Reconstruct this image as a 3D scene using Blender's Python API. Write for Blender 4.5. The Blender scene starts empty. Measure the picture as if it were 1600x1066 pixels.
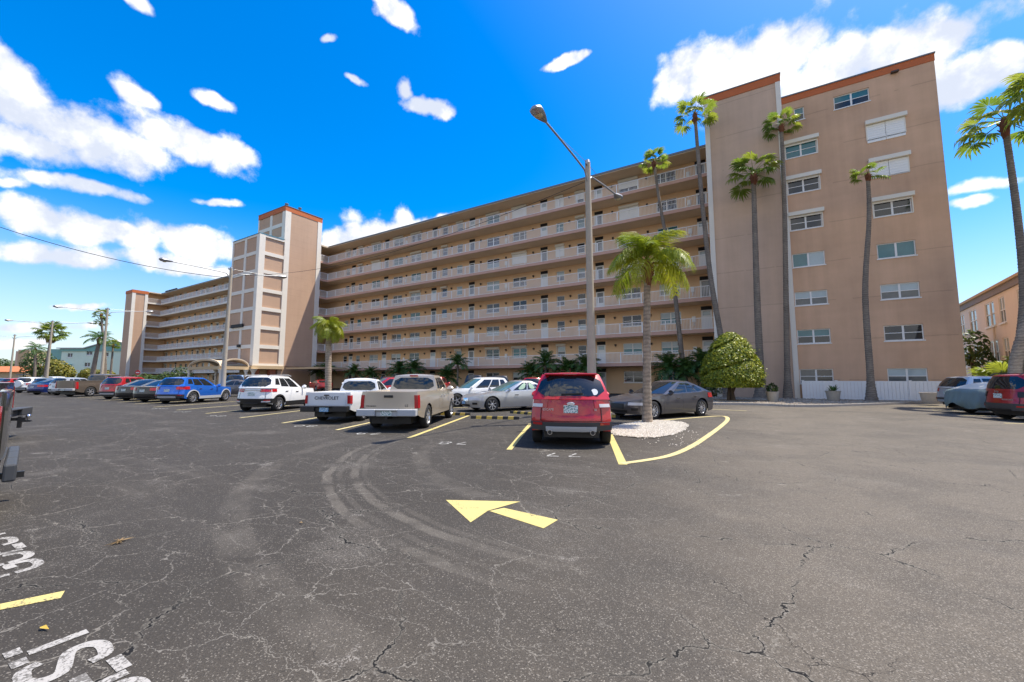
import bpy, math, random
from mathutils import Vector, Matrix
from math import radians as R, sin, cos, pi, sqrt, atan2

random.seed(11)
S = bpy.context.scene
C = S.collection

# ------------------------------------------------------------------ camera
cam_d = bpy.data.cameras.new('camera')
cam_d.sensor_width = 36.0
cam_d.lens = 36.0 * 634.8 / 1600.0
cam_d.clip_start = 0.05
cam_d.clip_end = 6000
cam = bpy.data.objects.new('camera', cam_d)
C.objects.link(cam)
cam.location = (0, 0, 1.5)
cam.rotation_euler = (R(90 + 5.31), 0, R(31.27))
S.camera = cam

# ------------------------------------------------------------------ sky
SUN = Vector((1.0, 1.0, 3.23)).normalized()
SUN_EL = math.asin(SUN.z)
W = bpy.data.worlds.new('World')
S.world = W
W.use_nodes = True
wn, wl = W.node_tree.nodes, W.node_tree.links
wn.clear()


def N(nodes, typ, **kw):
    n = nodes.new(typ)
    for k, v in kw.items():
        if k == 'ins':
            for i, x in v.items():
                n.inputs[i].default_value = x
        else:
            setattr(n, k, v)
    return n


sky = N(wn, 'ShaderNodeTexSky', sky_type='NISHITA', sun_disc=False)
sky.sun_elevation = SUN_EL
sky.sun_rotation = atan2(SUN.x, SUN.y)
sky.air_density = 1.0
sky.dust_density = 0.9
sky.ozone_density = 2.0
hs = N(wn, 'ShaderNodeHueSaturation', ins={'Hue': 0.506, 'Saturation': 1.6, 'Value': 0.93})
wl.new(sky.outputs[0], hs.inputs['Color'])
tc = N(wn, 'ShaderNodeTexCoord')
# each cloud: tangent a / its radius, tangent b / its radius, centre direction, weight
CLOUDS = [
[2.248,8.409,1.921,7.598,-0.84,18.157,-0.909,0.154,0.387,1.32],
[7.453,22.257,11.179,6.111,-1.873,13.971,-0.907,0.098,0.409,1.35],
[3.316,10.804,4.483,8.626,-3.175,23.58,-0.925,0.136,0.356,1.25],
[3.528,9.822,0.46,11.423,-0.257,23.527,-0.861,0.288,0.42,1.26],
[9.608,29.665,3.719,19.385,-0.193,35.666,-0.857,0.218,0.466,1.05],
[10.894,21.186,4.418,25.963,-6.673,47.234,-0.813,0.315,0.49,1.05],
[2.512,9.201,2.138,17.12,-4.611,54.378,-0.934,0.182,0.308,1.12],
[6.716,28.821,10.613,21.679,-8.32,72.615,-0.949,0.112,0.295,0.8],
[9.892,19.053,6.475,29.501,-23.217,100.435,-0.878,0.341,0.336,1.1],
[2.878,16.794,1.439,8.428,-0.628,32.175,-0.957,0.142,0.252,1.25],
[2.925,11.255,1.124,9.126,-1.839,36.947,-0.945,0.22,0.243,1.25],
[3.516,8.805,1.555,5.852,-2.886,23.887,-0.912,0.317,0.26,1.28],
[1.784,9.468,0.651,7.292,-1.288,36.311,-0.966,0.168,0.199,1.2],
[2.392,6.99,0.992,7.338,-3.712,37.947,-0.934,0.289,0.208,1.05],
[3.799,3.656,0.987,2.145,-4.656,14.34,-0.701,0.642,0.312,1.25],
[9.483,11.337,1.772,6.656,-6.31,26.221,-0.75,0.575,0.327,0.9],
[9.667,7.282,2.278,3.981,-12.332,29.423,-0.614,0.696,0.373,1.0],
[12.71,31.885,6.826,31.502,-0.577,43.759,-0.796,0.193,0.574,1.1],
[12.998,15.816,-0.968,33.331,-9.399,33.817,-0.549,0.491,0.676,1.2],
[2.898,32.104,-26.937,38.88,17.895,21.985,-0.589,0.549,0.593,1.1],
[10.988,10.857,-0.396,28.708,-16.351,45.259,-0.567,0.593,0.572,1.2],
[28.103,31.66,5.655,46.684,-27.997,73.85,-0.653,0.473,0.591,1.3],
[37.362,26.174,21.549,24.329,-70.058,70.264,-0.655,0.41,0.635,1.2],
[13.805,6.151,-0.173,14.754,-52.754,65.017,-0.307,0.704,0.64,1.15],
[6.345,1.23,-1.835,0.739,-8.037,11.502,0.005,0.82,0.572,1.2],
[13.245,3.585,-3.119,1.732,-9.709,13.3,-0.078,0.801,0.594,1.05],
[11.087,4.7,-6.275,14.501,-14.744,24.794,-0.057,0.844,0.534,0.85],
[7.02,0.001,-2.12,-1.842,-9.506,15.837,0.156,0.839,0.521,1.2],
[11.022,-1.566,-3.225,-4.279,-9.984,18.321,0.264,0.82,0.508,1.05],
[14.023,-2.188,-5.129,-3.453,-11.243,23.545,0.294,0.845,0.446,1.12],
[17.716,-3.873,-6.983,-0.224,-21.127,65.652,0.312,0.904,0.291,1.05],
[29.734,-7.084,-9.141,-1.137,-21.243,73.896,0.3,0.916,0.267,1.0],
[1.88,11.341,0.577,6.586,-4.995,80.861,-0.983,0.158,0.089,0.95],
[2.132,13.818,1.046,4.293,-6.576,82.147,-0.987,0.147,0.062,0.95],
[3.102,14.825,0.788,13.033,-6.489,115.582,-0.973,0.197,0.12,0.85],
[1.47,10.495,0.283,1.271,-7.475,100.41,-0.99,0.137,0.022,0.95],
# unseen clouds beyond the frame, those behind the camera enlarged to add fill light
[0.0,1.5,0.0,-0.6,0.0,2.6,0.92,-0.1,0.38,1.1],
[1.1,0.0,0.0,0.0,0.6,2.6,0.1,-0.93,0.36,1.15],
[1.4,-1.7,0.0,0.6,0.5,2.7,-0.75,-0.62,0.28,1.0],
[2.0,0.0,0.0,0.0,2.6,1.6,0.2,-0.55,0.8,1.0],
[1.3,1.3,0.0,0.0,0.6,3.0,0.62,-0.7,0.36,1.1],
]
ng = bpy.data.node_groups.new('cloud_patch', 'ShaderNodeTree')
for nm, st in (('D', 'NodeSocketVector'), ('A', 'NodeSocketVector'), ('B', 'NodeSocketVector'), ('C', 'NodeSocketVector'), ('W', 'NodeSocketFloat'), ('M', 'NodeSocketFloat')):
    ng.interface.new_socket(nm, in_out='INPUT', socket_type=st)
ng.interface.new_socket('M', in_out='OUTPUT', socket_type='NodeSocketFloat')
gi = ng.nodes.new('NodeGroupInput')
go = ng.nodes.new('NodeGroupOutput')


def gm(op, a, b=None, c=None):
    n = ng.nodes.new('ShaderNodeMath')
    n.operation = op
    for i, x in enumerate((a, b, c)):
        if x is None:
            continue
        if isinstance(x, (int, float)):
            n.inputs[i].default_value = x
        else:
            ng.links.new(x, n.inputs[i])
    return n.outputs[0]


def gdot(a, b):
    n = ng.nodes.new('ShaderNodeVectorMath')
    n.operation = 'DOT_PRODUCT'
    ng.links.new(a, n.inputs[0])
    ng.links.new(b, n.inputs[1])
    return n.outputs['Value']


da = gdot(gi.outputs['D'], gi.outputs['A'])
db = gdot(gi.outputs['D'], gi.outputs['B'])
dc = gdot(gi.outputs['D'], gi.outputs['C'])
rr = gm('ADD', gm('MULTIPLY', da, da), gm('MULTIPLY', db, db))
val = gm('SUBTRACT', gi.outputs['W'], gm('SQRT', rr))
val = gm('SUBTRACT', val, gm('MULTIPLY', gm('LESS_THAN', dc, 0.2), 10.0))
ng.links.new(gm('SMOOTH_MAX', val, gi.outputs['M'], 0.12), go.inputs[0])

n1 = N(wn, 'ShaderNodeTexNoise', ins={'Scale': 5.0, 'Detail': 5.0, 'Roughness': 0.55})
wl.new(tc.outputs['Generated'], n1.inputs['Vector'])
vs = N(wn, 'ShaderNodeVectorMath', operation='SUBTRACT')
vs.inputs[1].default_value = (0.5, 0.5, 0.5)
wl.new(n1.outputs['Color'], vs.inputs[0])
vm = N(wn, 'ShaderNodeVectorMath', operation='SCALE')
vm.inputs['Scale'].default_value = 0.08
wl.new(vs.outputs[0], vm.inputs[0])
va = N(wn, 'ShaderNodeVectorMath', operation='ADD')
wl.new(tc.outputs['Generated'], va.inputs[0])
wl.new(vm.outputs[0], va.inputs[1])
prev = None
for b in CLOUDS:
    g = wn.new('ShaderNodeGroup')
    g.node_tree = ng
    wl.new(va.outputs[0], g.inputs['D'])
    g.inputs['A'].default_value = b[0:3]
    g.inputs['B'].default_value = b[3:6]
    g.inputs['C'].default_value = b[6:9]
    g.inputs['W'].default_value = b[9]
    if prev is None:
        g.inputs['M'].default_value = -5.0
    else:
        wl.new(prev, g.inputs['M'])
    prev = g.outputs[0]


def wm(op, a, b=None, c=None):
    n = wn.new('ShaderNodeMath')
    n.operation = op
    for i, x in enumerate((a, b, c)):
        if x is None:
            continue
        if isinstance(x, (int, float)):
            n.inputs[i].default_value = x
        else:
            wl.new(x, n.inputs[i])
    return n.outputs[0]


n2 = N(wn, 'ShaderNodeTexNoise', ins={'Scale': 8.5, 'Detail': 10.0, 'Roughness': 0.66})
wl.new(tc.outputs['Generated'], n2.inputs['Vector'])
# rounded billows on top of the ragged noise
vb = []
for sc_ in (11.0, 27.0):
    vo = N(wn, 'ShaderNodeTexVoronoi', feature='F1', ins={'Scale': sc_})
    wl.new(va.outputs[0], vo.inputs['Vector'])
    vb.append(wm('SUBTRACT', 0.42, vo.outputs['Distance']))
puff = wm('ADD', wm('MULTIPLY', vb[0], 0.75), wm('MULTIPLY', vb[1], 0.5))
dens = wm('ADD', wm('ADD', prev, puff), wm('MULTIPLY', wm('SUBTRACT', n2.outputs['Fac'], 0.53), 1.7))
mr = N(wn, 'ShaderNodeMapRange', interpolation_type='SMOOTHSTEP', ins={'From Min': 0.0, 'From Max': 0.5, 'To Max': 0.97})
wl.new(dens, mr.inputs['Value'])
# billows: tops brighter than undersides
up = N(wn, 'ShaderNodeVectorMath', operation='ADD')
up.inputs[1].default_value = (0.010, 0.010, 0.032)
wl.new(tc.outputs['Generated'], up.inputs[0])
n3 = N(wn, 'ShaderNodeTexNoise', ins={'Scale': 8.5, 'Detail': 5.0, 'Roughness': 0.6})
wl.new(up.outputs[0], n3.inputs['Vector'])
n4 = N(wn, 'ShaderNodeTexNoise', ins={'Scale': 3.2, 'Detail': 3.0, 'Roughness': 0.5})
wl.new(va.outputs[0], n4.inputs['Vector'])
lit = wm('ADD', wm('ADD', wm('MULTIPLY', puff, 0.35), wm('SUBTRACT', n2.outputs['Fac'], n3.outputs['Fac'])), wm('MULTIPLY', wm('SUBTRACT', n4.outputs['Fac'], 0.5), 0.55))
cr = N(wn, 'ShaderNodeMapRange', interpolation_type='SMOOTHSTEP', ins={'From Min': -0.17, 'From Max': 0.12, 'To Min': 0.0, 'To Max': 1.0})
wl.new(lit, cr.inputs['Value'])
cm = N(wn, 'ShaderNodeMix', data_type='RGBA')
cm.inputs['A'].default_value = (2.75, 2.95, 3.4, 1)
cm.inputs['B'].default_value = (4.5, 4.45, 4.4, 1)
wl.new(cr.outputs[0], cm.inputs['Factor'])
sm = N(wn, 'ShaderNodeMix', data_type='RGBA')
wl.new(mr.outputs[0], sm.inputs['Factor'])
# pale air towards the horizon, all the way round
sz = N(wn, 'ShaderNodeSeparateXYZ')
wl.new(tc.outputs['Generated'], sz.inputs[0])
hz_ = N(wn, 'ShaderNodeMapRange', interpolation_type='SMOOTHSTEP', ins={'From Min': 0.34, 'From Max': 0.0, 'To Min': 0.0, 'To Max': 0.62})
wl.new(sz.outputs['Z'], hz_.inputs['Value'])
hm = N(wn, 'ShaderNodeMix', data_type='RGBA')
wl.new(hz_.outputs[0], hm.inputs['Factor'])
wl.new(hs.outputs[0], hm.inputs['A'])
hm.inputs['B'].default_value = (2.5, 2.95, 3.5, 1)
wl.new(hm.outputs['Result'], sm.inputs['A'])
wl.new(cm.outputs['Result'], sm.inputs['B'])
bg = N(wn, 'ShaderNodeBackground', ins={'Strength': 0.13})
wl.new(sm.outputs['Result'], bg.inputs['Color'])
wo = N(wn, 'ShaderNodeOutputWorld')
wl.new(bg.outputs[0], wo.inputs['Surface'])

# ------------------------------------------------------------------ sun and exposure
sl = bpy.data.lights.new('sun', 'SUN')
sl.energy = 3.3
sl.angle = R(0.53)
sl.color = (1.0, 0.93, 0.81)
so = bpy.data.objects.new('sun', sl)
C.objects.link(so)
so.location = (30, 30, 90)
so.rotation_euler = (-SUN).to_track_quat('-Z', 'Y').to_euler()
S.view_settings.view_transform = 'Standard'
S.view_settings.look = 'None'
S.view_settings.gamma = 1.0
S.view_settings.exposure = 1.14
S.view_settings.use_curve_mapping = False
S.cycles.max_bounces = 6
S.cycles.transparent_max_bounces = 8

# ================================================================== helpers


class MB:
    """collects faces for one mesh"""

    def __init__(s):
        s.v, s.f, s.m = [], [], []
        s.k = 0

    def pt(s, p):
        s.v.append(tuple(p))
        return len(s.v) - 1

    def face(s, *idx):
        s.f.append(idx)
        s.m.append(s.k)

    def poly(s, pts):
        s.face(*[s.pt(p) for p in pts])

    def box(s, x0, x1, y0, y1, z0, z1):
        i = len(s.v)
        s.v += [(x0, y0, z0), (x1, y0, z0), (x1, y1, z0), (x0, y1, z0), (x0, y0, z1), (x1, y0, z1), (x1, y1, z1), (x0, y1, z1)]
        for q in ((0, 3, 2, 1), (4, 5, 6, 7), (0, 1, 5, 4), (1, 2, 6, 5), (2, 3, 7, 6), (3, 0, 4, 7)):
            s.face(*[i + a for a in q])
        return s

    def bar(s, a, b, w, h, up=(0, 0, 1)):
        a, b = Vector(a), Vector(b)
        d = (b - a).normalized()
        x = d.cross(Vector(up))
        if x.length < 1e-4:
            x = d.cross(Vector((1, 0, 0)))
        x.normalize()
        z = x.cross(d)
        i = len(s.v)
        for p in (a, b):
            for sx, sz in ((-1, -1), (1, -1), (1, 1), (-1, 1)):
                s.v.append(tuple(p + x * (sx * w / 2) + z * (sz * h / 2)))
        for q in ((0, 1, 2, 3), (7, 6, 5, 4), (0, 4, 5, 1), (1, 5, 6, 2), (2, 6, 7, 3), (3, 7, 4, 0)):
            s.face(*[i + a_ for a_ in q])
        return s

    def tube(s, pts, rads, n=8, cap=True):
        pts = [Vector(p) for p in pts]
        base = []
        side = None
        for k, p in enumerate(pts):
            d = (pts[min(k + 1, len(pts) - 1)] - pts[max(k - 1, 0)]).normalized()
            if side is None:
                side = d.cross(Vector((0, 0, 1)))
                if side.length < 0.1:
                    side = d.cross(Vector((1, 0, 0)))
            side = (side - d * side.dot(d)).normalized()
            o = d.cross(side)
            r = rads[k] if hasattr(rads, '__len__') else rads
            row = []
            for j in range(n):
                t = 2 * pi * j / n
                row.append(s.pt(p + side * (cos(t) * r) + o * (sin(t) * r)))
            base.append(row)
        for k in range(len(base) - 1):
            for j in range(n):
                s.face(base[k][j], base[k][(j + 1) % n], base[k + 1][(j + 1) % n], base[k + 1][j])
        if cap:
            s.face(*base[0][::-1])
            s.face(*base[-1])
        return s

    def lathe(s, prof, n=16, c=(0, 0, 0), axis='z', cap=True):
        rows = []
        for r, z in prof:
            row = []
            for j in range(n):
                t = 2 * pi * j / n
                if axis == 'z':
                    p = (c[0] + r * cos(t), c[1] + r * sin(t), c[2] + z)
                else:
                    p = (c[0] + r * cos(t), c[1] + z, c[2] + r * sin(t))
                row.append(s.pt(p))
            rows.append(row)
        for k in range(len(rows) - 1):
            for j in range(n):
                a = (rows[k][j], rows[k][(j + 1) % n], rows[k + 1][(j + 1) % n], rows[k + 1][j])
                s.face(*(a if axis == 'z' else a[::-1]))
        if cap:
            s.face(*(rows[0][::-1] if axis == 'z' else rows[0]))
            s.face(*(rows[-1] if axis == 'z' else rows[-1][::-1]))
        return s

    def grid(s, rows):
        idx = [[s.pt(p) for p in r] for r in rows]
        for a in range(len(idx) - 1):
            for b in range(len(idx[0]) - 1):
                s.face(idx[a][b], idx[a][b + 1], idx[a + 1][b + 1], idx[a + 1][b])
        return idx

    def mesh(s, name, mats, smooth=None):
        me = bpy.data.meshes.new(name)
        me.from_pydata(s.v, [], s.f)
        if not isinstance(mats, (list, tuple)):
            mats = [mats]
        for m in mats:
            me.materials.append(m)
        if len(mats) > 1:
            me.polygons.foreach_set('material_index', s.m)
        if smooth is not None:
            me.polygons.foreach_set('use_smooth', [True] * len(s.f))
            me.update()
            if smooth < 180:
                me.set_sharp_from_angle(angle=R(smooth))
        me.update()
        return me


def tag(o, label=None, cat=None, group=None, kind=None):
    if label:
        o['label'] = label
    if cat:
        o['category'] = cat
    if group:
        o['group'] = group
    if kind:
        o['kind'] = kind
    return o


def obj(name, me, parent=None, loc=None, rot=None, world=False):
    """link a mesh; world=True keeps world coordinates under a moved parent"""
    o = bpy.data.objects.new(name, me)
    C.objects.link(o)
    if parent is not None:
        o.parent = parent
        if world and parent.name in ABS:
            o.matrix_parent_inverse = Matrix.Translation(-ABS[parent.name])
    if loc is not None:
        o.location = loc
    if rot is not None:
        o.rotation_euler = rot
    return o


ABS = {}


def thing(name, label, cat, loc=(0, 0, 0), rz=0.0, group=None):
    o = bpy.data.objects.new(name, None)
    o.empty_display_size = 0.3
    C.objects.link(o)
    o.location = loc
    o.rotation_euler = (0, 0, rz)
    ABS[o.name] = Vector(loc)
    return tag(o, label, cat, group)


def build(name, mb, mats, parent=None, smooth=None, world=False, **t):
    o = obj(name, mb.mesh(name, mats, smooth), parent, world=world)
    return tag(o, **t)


def structure(name, mb, mats, parent=None, smooth=None):
    o = build(name, mb, mats, parent, smooth)
    if parent is None:
        o['kind'] = 'structure'
    return o


def rnd(a, b):
    return random.uniform(a, b)


def view(r, d, z=0.0):
    """ground point at lateral ratio r and depth d of the street's survey axes"""
    lat = r * d
    return Vector((-0.519 * d + 0.8547 * lat, 0.8547 * d + 0.519 * lat, z))


# ================================================================== materials
def mat(name, col, rough=0.6, metal=0.0, noise=None, bump=None, coat=0.0, spec=0.5, var=None, translucent=0.0, rings=0):
    m = bpy.data.materials.new(name)
    m.use_nodes = True
    nt = m.node_tree
    p = nt.nodes['Principled BSDF']
    p.inputs['Base Color'].default_value = (*col, 1)
    p.inputs['Roughness'].default_value = rough
    p.inputs['Metallic'].default_value = metal
    p.inputs['Coat Weight'].default_value = coat
    p.inputs['Coat Roughness'].default_value = 0.04
    p.inputs['Specular IOR Level'].default_value = spec
    cout = None
    if noise:
        sc, amt = noise[0], noise[1]
        geo = nt.nodes.new('ShaderNodeNewGeometry') if len(noise) < 3 else nt.nodes.new('ShaderNodeTexCoord')
        src = geo.outputs['Position'] if len(noise) < 3 else geo.outputs['Object']
        n = nt.nodes.new('ShaderNodeTexNoise')
        n.inputs['Scale'].default_value = sc
        n.inputs['Detail'].default_value = 6
        n.inputs['Roughness'].default_value = 0.65
        nt.links.new(src, n.inputs['Vector'])
        mx = nt.nodes.new('ShaderNodeMix')
        mx.data_type = 'RGBA'
        mx.inputs['A'].default_value = (*[c * (1 - amt) for c in col], 1)
        mx.inputs['B'].default_value = (*[min(1, c * (1 + amt)) for c in col], 1)
        nt.links.new(n.outputs['Fac'], mx.inputs['Factor'])
        cout = mx.outputs['Result']
    if var:
        oi = nt.nodes.new('ShaderNodeObjectInfo') if var[0] == 'obj' else nt.nodes.new('ShaderNodeNewGeometry')
        r = oi.outputs['Random'] if var[0] == 'obj' else oi.outputs['Random Per Island']
        mx = nt.nodes.new('ShaderNodeMix')
        mx.data_type = 'RGBA'
        if cout:
            nt.links.new(cout, mx.inputs['A'])
        else:
            mx.inputs['A'].default_value = (*col, 1)
        mx.inputs['B'].default_value = (*var[1], 1)
        nt.links.new(r, mx.inputs['Factor'])
        cout = mx.outputs['Result']
    if cout:
        nt.links.new(cout, p.inputs['Base Color'])
    if bump:
        tcx = nt.nodes.new('ShaderNodeNewGeometry')
        n = nt.nodes.new('ShaderNodeTexNoise')
        n.inputs['Scale'].default_value = bump[0]
        n.inputs['Detail'].default_value = 4
        nt.links.new(tcx.outputs['Position'], n.inputs['Vector'])
        b = nt.nodes.new('ShaderNodeBump')
        b.inputs['Strength'].default_value = bump[1]
        b.inputs['Distance'].default_value = bump[2] if len(bump) > 2 else 0.02
        nt.links.new(n.outputs['Fac'], b.inputs['Height'])
        nt.links.new(b.outputs[0], p.inputs['Normal'])
    if rings:
        g_ = nt.nodes.new('ShaderNodeNewGeometry')
        wv = nt.nodes.new('ShaderNodeTexWave')
        wv.bands_direction = 'Z'
        wv.inputs['Scale'].default_value = rings
        wv.inputs['Distortion'].default_value = 5.0
        wv.inputs['Detail'].default_value = 3
        wv.inputs['Detail Scale'].default_value = 2.2
        nt.links.new(g_.outputs['Position'], wv.inputs['Vector'])
        n5 = nt.nodes.new('ShaderNodeTexNoise')
        n5.inputs['Scale'].default_value = 1.6
        n5.inputs['Detail'].default_value = 4
        nt.links.new(g_.outputs['Position'], n5.inputs['Vector'])
        m5 = nt.nodes.new('ShaderNodeMath')
        m5.operation = 'MULTIPLY_ADD'
        nt.links.new(wv.outputs['Fac'], m5.inputs[0])
        m5.inputs[1].default_value = 0.42
        m5.inputs[2].default_value = 0.28
        m6 = nt.nodes.new('ShaderNodeMath')
        m6.operation = 'ADD'
        nt.links.new(m5.outputs[0], m6.inputs[0])
        nt.links.new(n5.outputs['Fac'], m6.inputs[1])
        vs_ = nt.nodes.new('ShaderNodeVectorMath')
        vs_.operation = 'SCALE'
        nt.links.new(cout, vs_.inputs[0])
        nt.links.new(m6.outputs[0], vs_.inputs['Scale'])
        nt.links.new(vs_.outputs[0], p.inputs['Base Color'])
    if translucent:
        tr = nt.nodes.new('ShaderNodeBsdfTranslucent')
        if cout:
            nt.links.new(cout, tr.inputs['Color'])
        else:
            tr.inputs['Color'].default_value = (*col, 1)
        ms = nt.nodes.new('ShaderNodeMixShader')
        ms.inputs[0].default_value = translucent
        nt.links.new(p.outputs[0], ms.inputs[1])
        nt.links.new(tr.outputs[0], ms.inputs[2])
        nt.links.new(ms.outputs[0], nt.nodes['Material Output'].inputs['Surface'])
    return m


def stucco(name, col, joint=0.0, amt=0.16):
    """painted block wall: mottling, rain streaks, horizontal lap lines"""
    m = mat(name, col, 0.9, spec=0.2)
    nt = m.node_tree
    p = nt.nodes['Principled BSDF']
    geo = nt.nodes.new('ShaderNodeNewGeometry')

    def nz(scale, det, vec=None, sx=None):
        n = nt.nodes.new('ShaderNodeTexNoise')
        n.inputs['Scale'].default_value = scale
        n.inputs['Detail'].default_value = det
        n.inputs['Roughness'].default_value = 0.6
        if sx:
            mp = nt.nodes.new('ShaderNodeMapping')
            mp.inputs['Scale'].default_value = sx
            nt.links.new(geo.outputs['Position'], mp.inputs['Vector'])
            nt.links.new(mp.outputs[0], n.inputs['Vector'])
        else:
            nt.links.new(geo.outputs['Position'], n.inputs['Vector'])
        return n.outputs['Fac']

    def ma(op, a, b, clamp=False):
        n = nt.nodes.new('ShaderNodeMath')
        n.operation = op
        n.use_clamp = clamp
        for i, x in enumerate((a, b)):
            if isinstance(x, (int, float)):
                n.inputs[i].default_value = x
            else:
                nt.links.new(x, n.inputs[i])
        return n.outputs[0]
    blot = nz(0.35, 5)
    streak = nz(1.0, 5, sx=(1.7, 1.7, 0.09))
    laps = nz(1.0, 3, sx=(0.05, 0.05, 3.1))
    t = ma('ADD', ma('MULTIPLY', ma('SUBTRACT', blot, 0.5), 1.3), ma('MULTIPLY', ma('SUBTRACT', streak, 0.5), 0.9))
    t = ma('ADD', t, ma('MULTIPLY', ma('SUBTRACT', laps, 0.5), 0.22))
    t = ma('ADD', ma('MULTIPLY', t, amt * 1.6), 1.0)
    if joint:
        sep = nt.nodes.new('ShaderNodeSeparateXYZ')
        nt.links.new(geo.outputs['Position'], sep.inputs[0])
        wob = ma('MULTIPLY', ma('SUBTRACT', nz(1.2, 3), 0.5), 0.12)
        fr = ma('FRACT', ma('MULTIPLY', ma('ADD', sep.outputs['Z'], wob), 1.0 / joint), 0.0)
        ln = ma('LESS_THAN', ma('ABSOLUTE', ma('SUBTRACT', fr, 0.5), 0.0), 0.012)
        br = ma('GREATER_THAN', nz(0.6, 3), 0.45)
        t = ma('SUBTRACT', t, ma('MULTIPLY', ma('MULTIPLY', ln, br), 0.16))
    mx = nt.nodes.new('ShaderNodeVectorMath')
    mx.operation = 'SCALE'
    mx.inputs[0].default_value = col
    nt.links.new(t, mx.inputs['Scale'])
    nt.links.new(mx.outputs[0], p.inputs['Base Color'])
    b = nt.nodes.new('ShaderNodeBump')
    b.inputs['Strength'].default_value = 0.35
    b.inputs['Distance'].default_value = 0.01
    nt.links.new(nz(30, 3), b.inputs['Height'])
    nt.links.new(b.outputs[0], p.inputs['Normal'])
    return m


M = {}
M['stucco'] = stucco('tan_stucco', (0.58, 0.41, 0.295), joint=2.85, amt=0.22)
M['stucco_wing'] = stucco('warm_tan_stucco', (0.60, 0.385, 0.25), joint=2.85, amt=0.24)
M['stucco_gallery'] = stucco('ochre_stucco', (0.74, 0.50, 0.295), amt=0.1)
M['soffit'] = stucco('soffit_paint', (0.68, 0.54, 0.38), amt=0.12)
M['salmon'] = mat('salmon_edge', (0.56, 0.34, 0.26), 0.8, noise=(1.5, 0.15))
M['panel'] = stucco('panel_stucco', (0.52, 0.345, 0.235), joint=0.95, amt=0.12)
M['trim'] = mat('cream_trim', (0.76, 0.70, 0.60), 0.75, noise=(1.2, 0.09))
M['orange'] = mat('orange_band', (0.50, 0.125, 0.03), 0.7, noise=(1.5, 0.12))
M['flash'] = mat('roof_flashing', (0.16, 0.17, 0.18), 0.5, metal=0.3)
M['roof'] = mat('roof_membrane', (0.55, 0.54, 0.5), 0.9, noise=(1, 0.1))
M['rail'] = mat('white_rail_paint', (0.85, 0.83, 0.80), 0.45)
M['frame'] = mat('white_window_frame', (0.76, 0.75, 0.72), 0.45)
M['shutter'] = mat('white_shutter', (0.82, 0.81, 0.77), 0.5, noise=(3, 0.05))
M['housing'] = mat('cream_shutter_box', (0.74, 0.69, 0.58), 0.5)
M['door'] = mat('white_door', (0.74, 0.75, 0.74), 0.4)
M['dark'] = mat('dark_recess', (0.02, 0.018, 0.016), 0.7)
M['lampm'] = mat('dark_bronze', (0.05, 0.03, 0.02), 0.5)
M['teal_edge'] = mat('teal_flashing', (0.03, 0.22, 0.30), 0.5)
GL = {
    'glass': mat('window_glass', (0.016, 0.02, 0.024), 0.04, spec=0.7, noise=(0.9, 0.6)),
    'glass_teal': mat('teal_window_glass', (0.03, 0.15, 0.17), 0.06, spec=0.7, noise=(2.0, 0.35)),
    'glass_blind': mat('glass_before_blinds', (0.36, 0.44, 0.46), 0.08, spec=0.6, noise=(1.4, 0.25)),
    'glass_curtain': mat('glass_before_curtain', (0.10, 0.11, 0.11), 0.08, spec=0.6, noise=(2.5, 0.5)),
}
M['black'] = mat('black_plastic', (0.014, 0.014, 0.015), 0.45)
M['trimgrey'] = mat('dark_grey_plastic', (0.045, 0.047, 0.05), 0.55)
M['tyre'] = mat('tyre_rubber', (0.018, 0.018, 0.018), 0.85, noise=(9, 0.4))
M['alloy'] = mat('alloy_rim', (0.55, 0.55, 0.56), 0.3, metal=0.75)
M['chrome'] = mat('chrome', (0.75, 0.76, 0.78), 0.12, metal=1.0)
M['silverpl'] = mat('silver_bumper_plastic', (0.42, 0.43, 0.44), 0.5)
M['carglass'] = mat('car_glass', (0.012, 0.015, 0.017), 0.03, spec=0.8)
M['windscreen'] = mat('green_windscreen', (0.06, 0.12, 0.115), 0.03, spec=0.8, noise=(2.0, 0.7))
M['shade'] = mat('glass_over_pale_sunshade', (0.34, 0.46, 0.33), 0.06, spec=0.7)
M['redlamp'] = mat('red_lamp', (0.40, 0.008, 0.012), 0.12, coat=0.6)
M['clearlamp'] = mat('clear_lamp', (0.62, 0.6, 0.6), 0.15, coat=0.6)
M['amber'] = mat('amber_reflector', (0.6, 0.2, 0.02), 0.2)
M['interior'] = mat('shaded_interior', (0.02, 0.02, 0.022), 0.8)
M['concrete'] = mat('pole_concrete', (0.40, 0.345, 0.265), 0.9, noise=(6, 0.2), bump=(40, 0.3, 0.01))
M['galv'] = mat('galvanised_arm', (0.32, 0.33, 0.34), 0.45, metal=0.7)
M['lens'] = mat('lamp_lens', (0.42, 0.36, 0.22), 0.25)
M['bark'] = mat('palm_bark', (0.20, 0.165, 0.13), 0.95, noise=(7, 0.5), bump=(14, 0.8, 0.05), rings=2.4)
M['bark_pale'] = mat('pale_palm_bark', (0.31, 0.245, 0.18), 0.95, noise=(9, 0.5), bump=(18, 0.8, 0.04), rings=2.2)
M['boot'] = mat('rusty_leaf_bases', (0.17, 0.06, 0.028), 0.95, noise=(12, 0.5))
M['fan'] = mat('fan_leaf', (0.15, 0.24, 0.03), 0.4, var=('obj', (0.30, 0.34, 0.04)), translucent=0.6)
M['queen'] = mat('queen_palm_leaf', (0.20, 0.28, 0.02), 0.45, var=('obj', (0.36, 0.36, 0.02)), translucent=0.5)
M['date'] = mat('date_palm_leaf', (0.05, 0.12, 0.025), 0.45, var=('obj', (0.09, 0.17, 0.03)), translucent=0.3)
M['dryleaf'] = mat('dry_leaf', (0.28, 0.19, 0.09), 0.8, translucent=0.2)
M['topi'] = mat('topiary_leaf', (0.08, 0.15, 0.014), 0.45, var=('isl', (0.46, 0.45, 0.025)), translucent=0.35)
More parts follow.
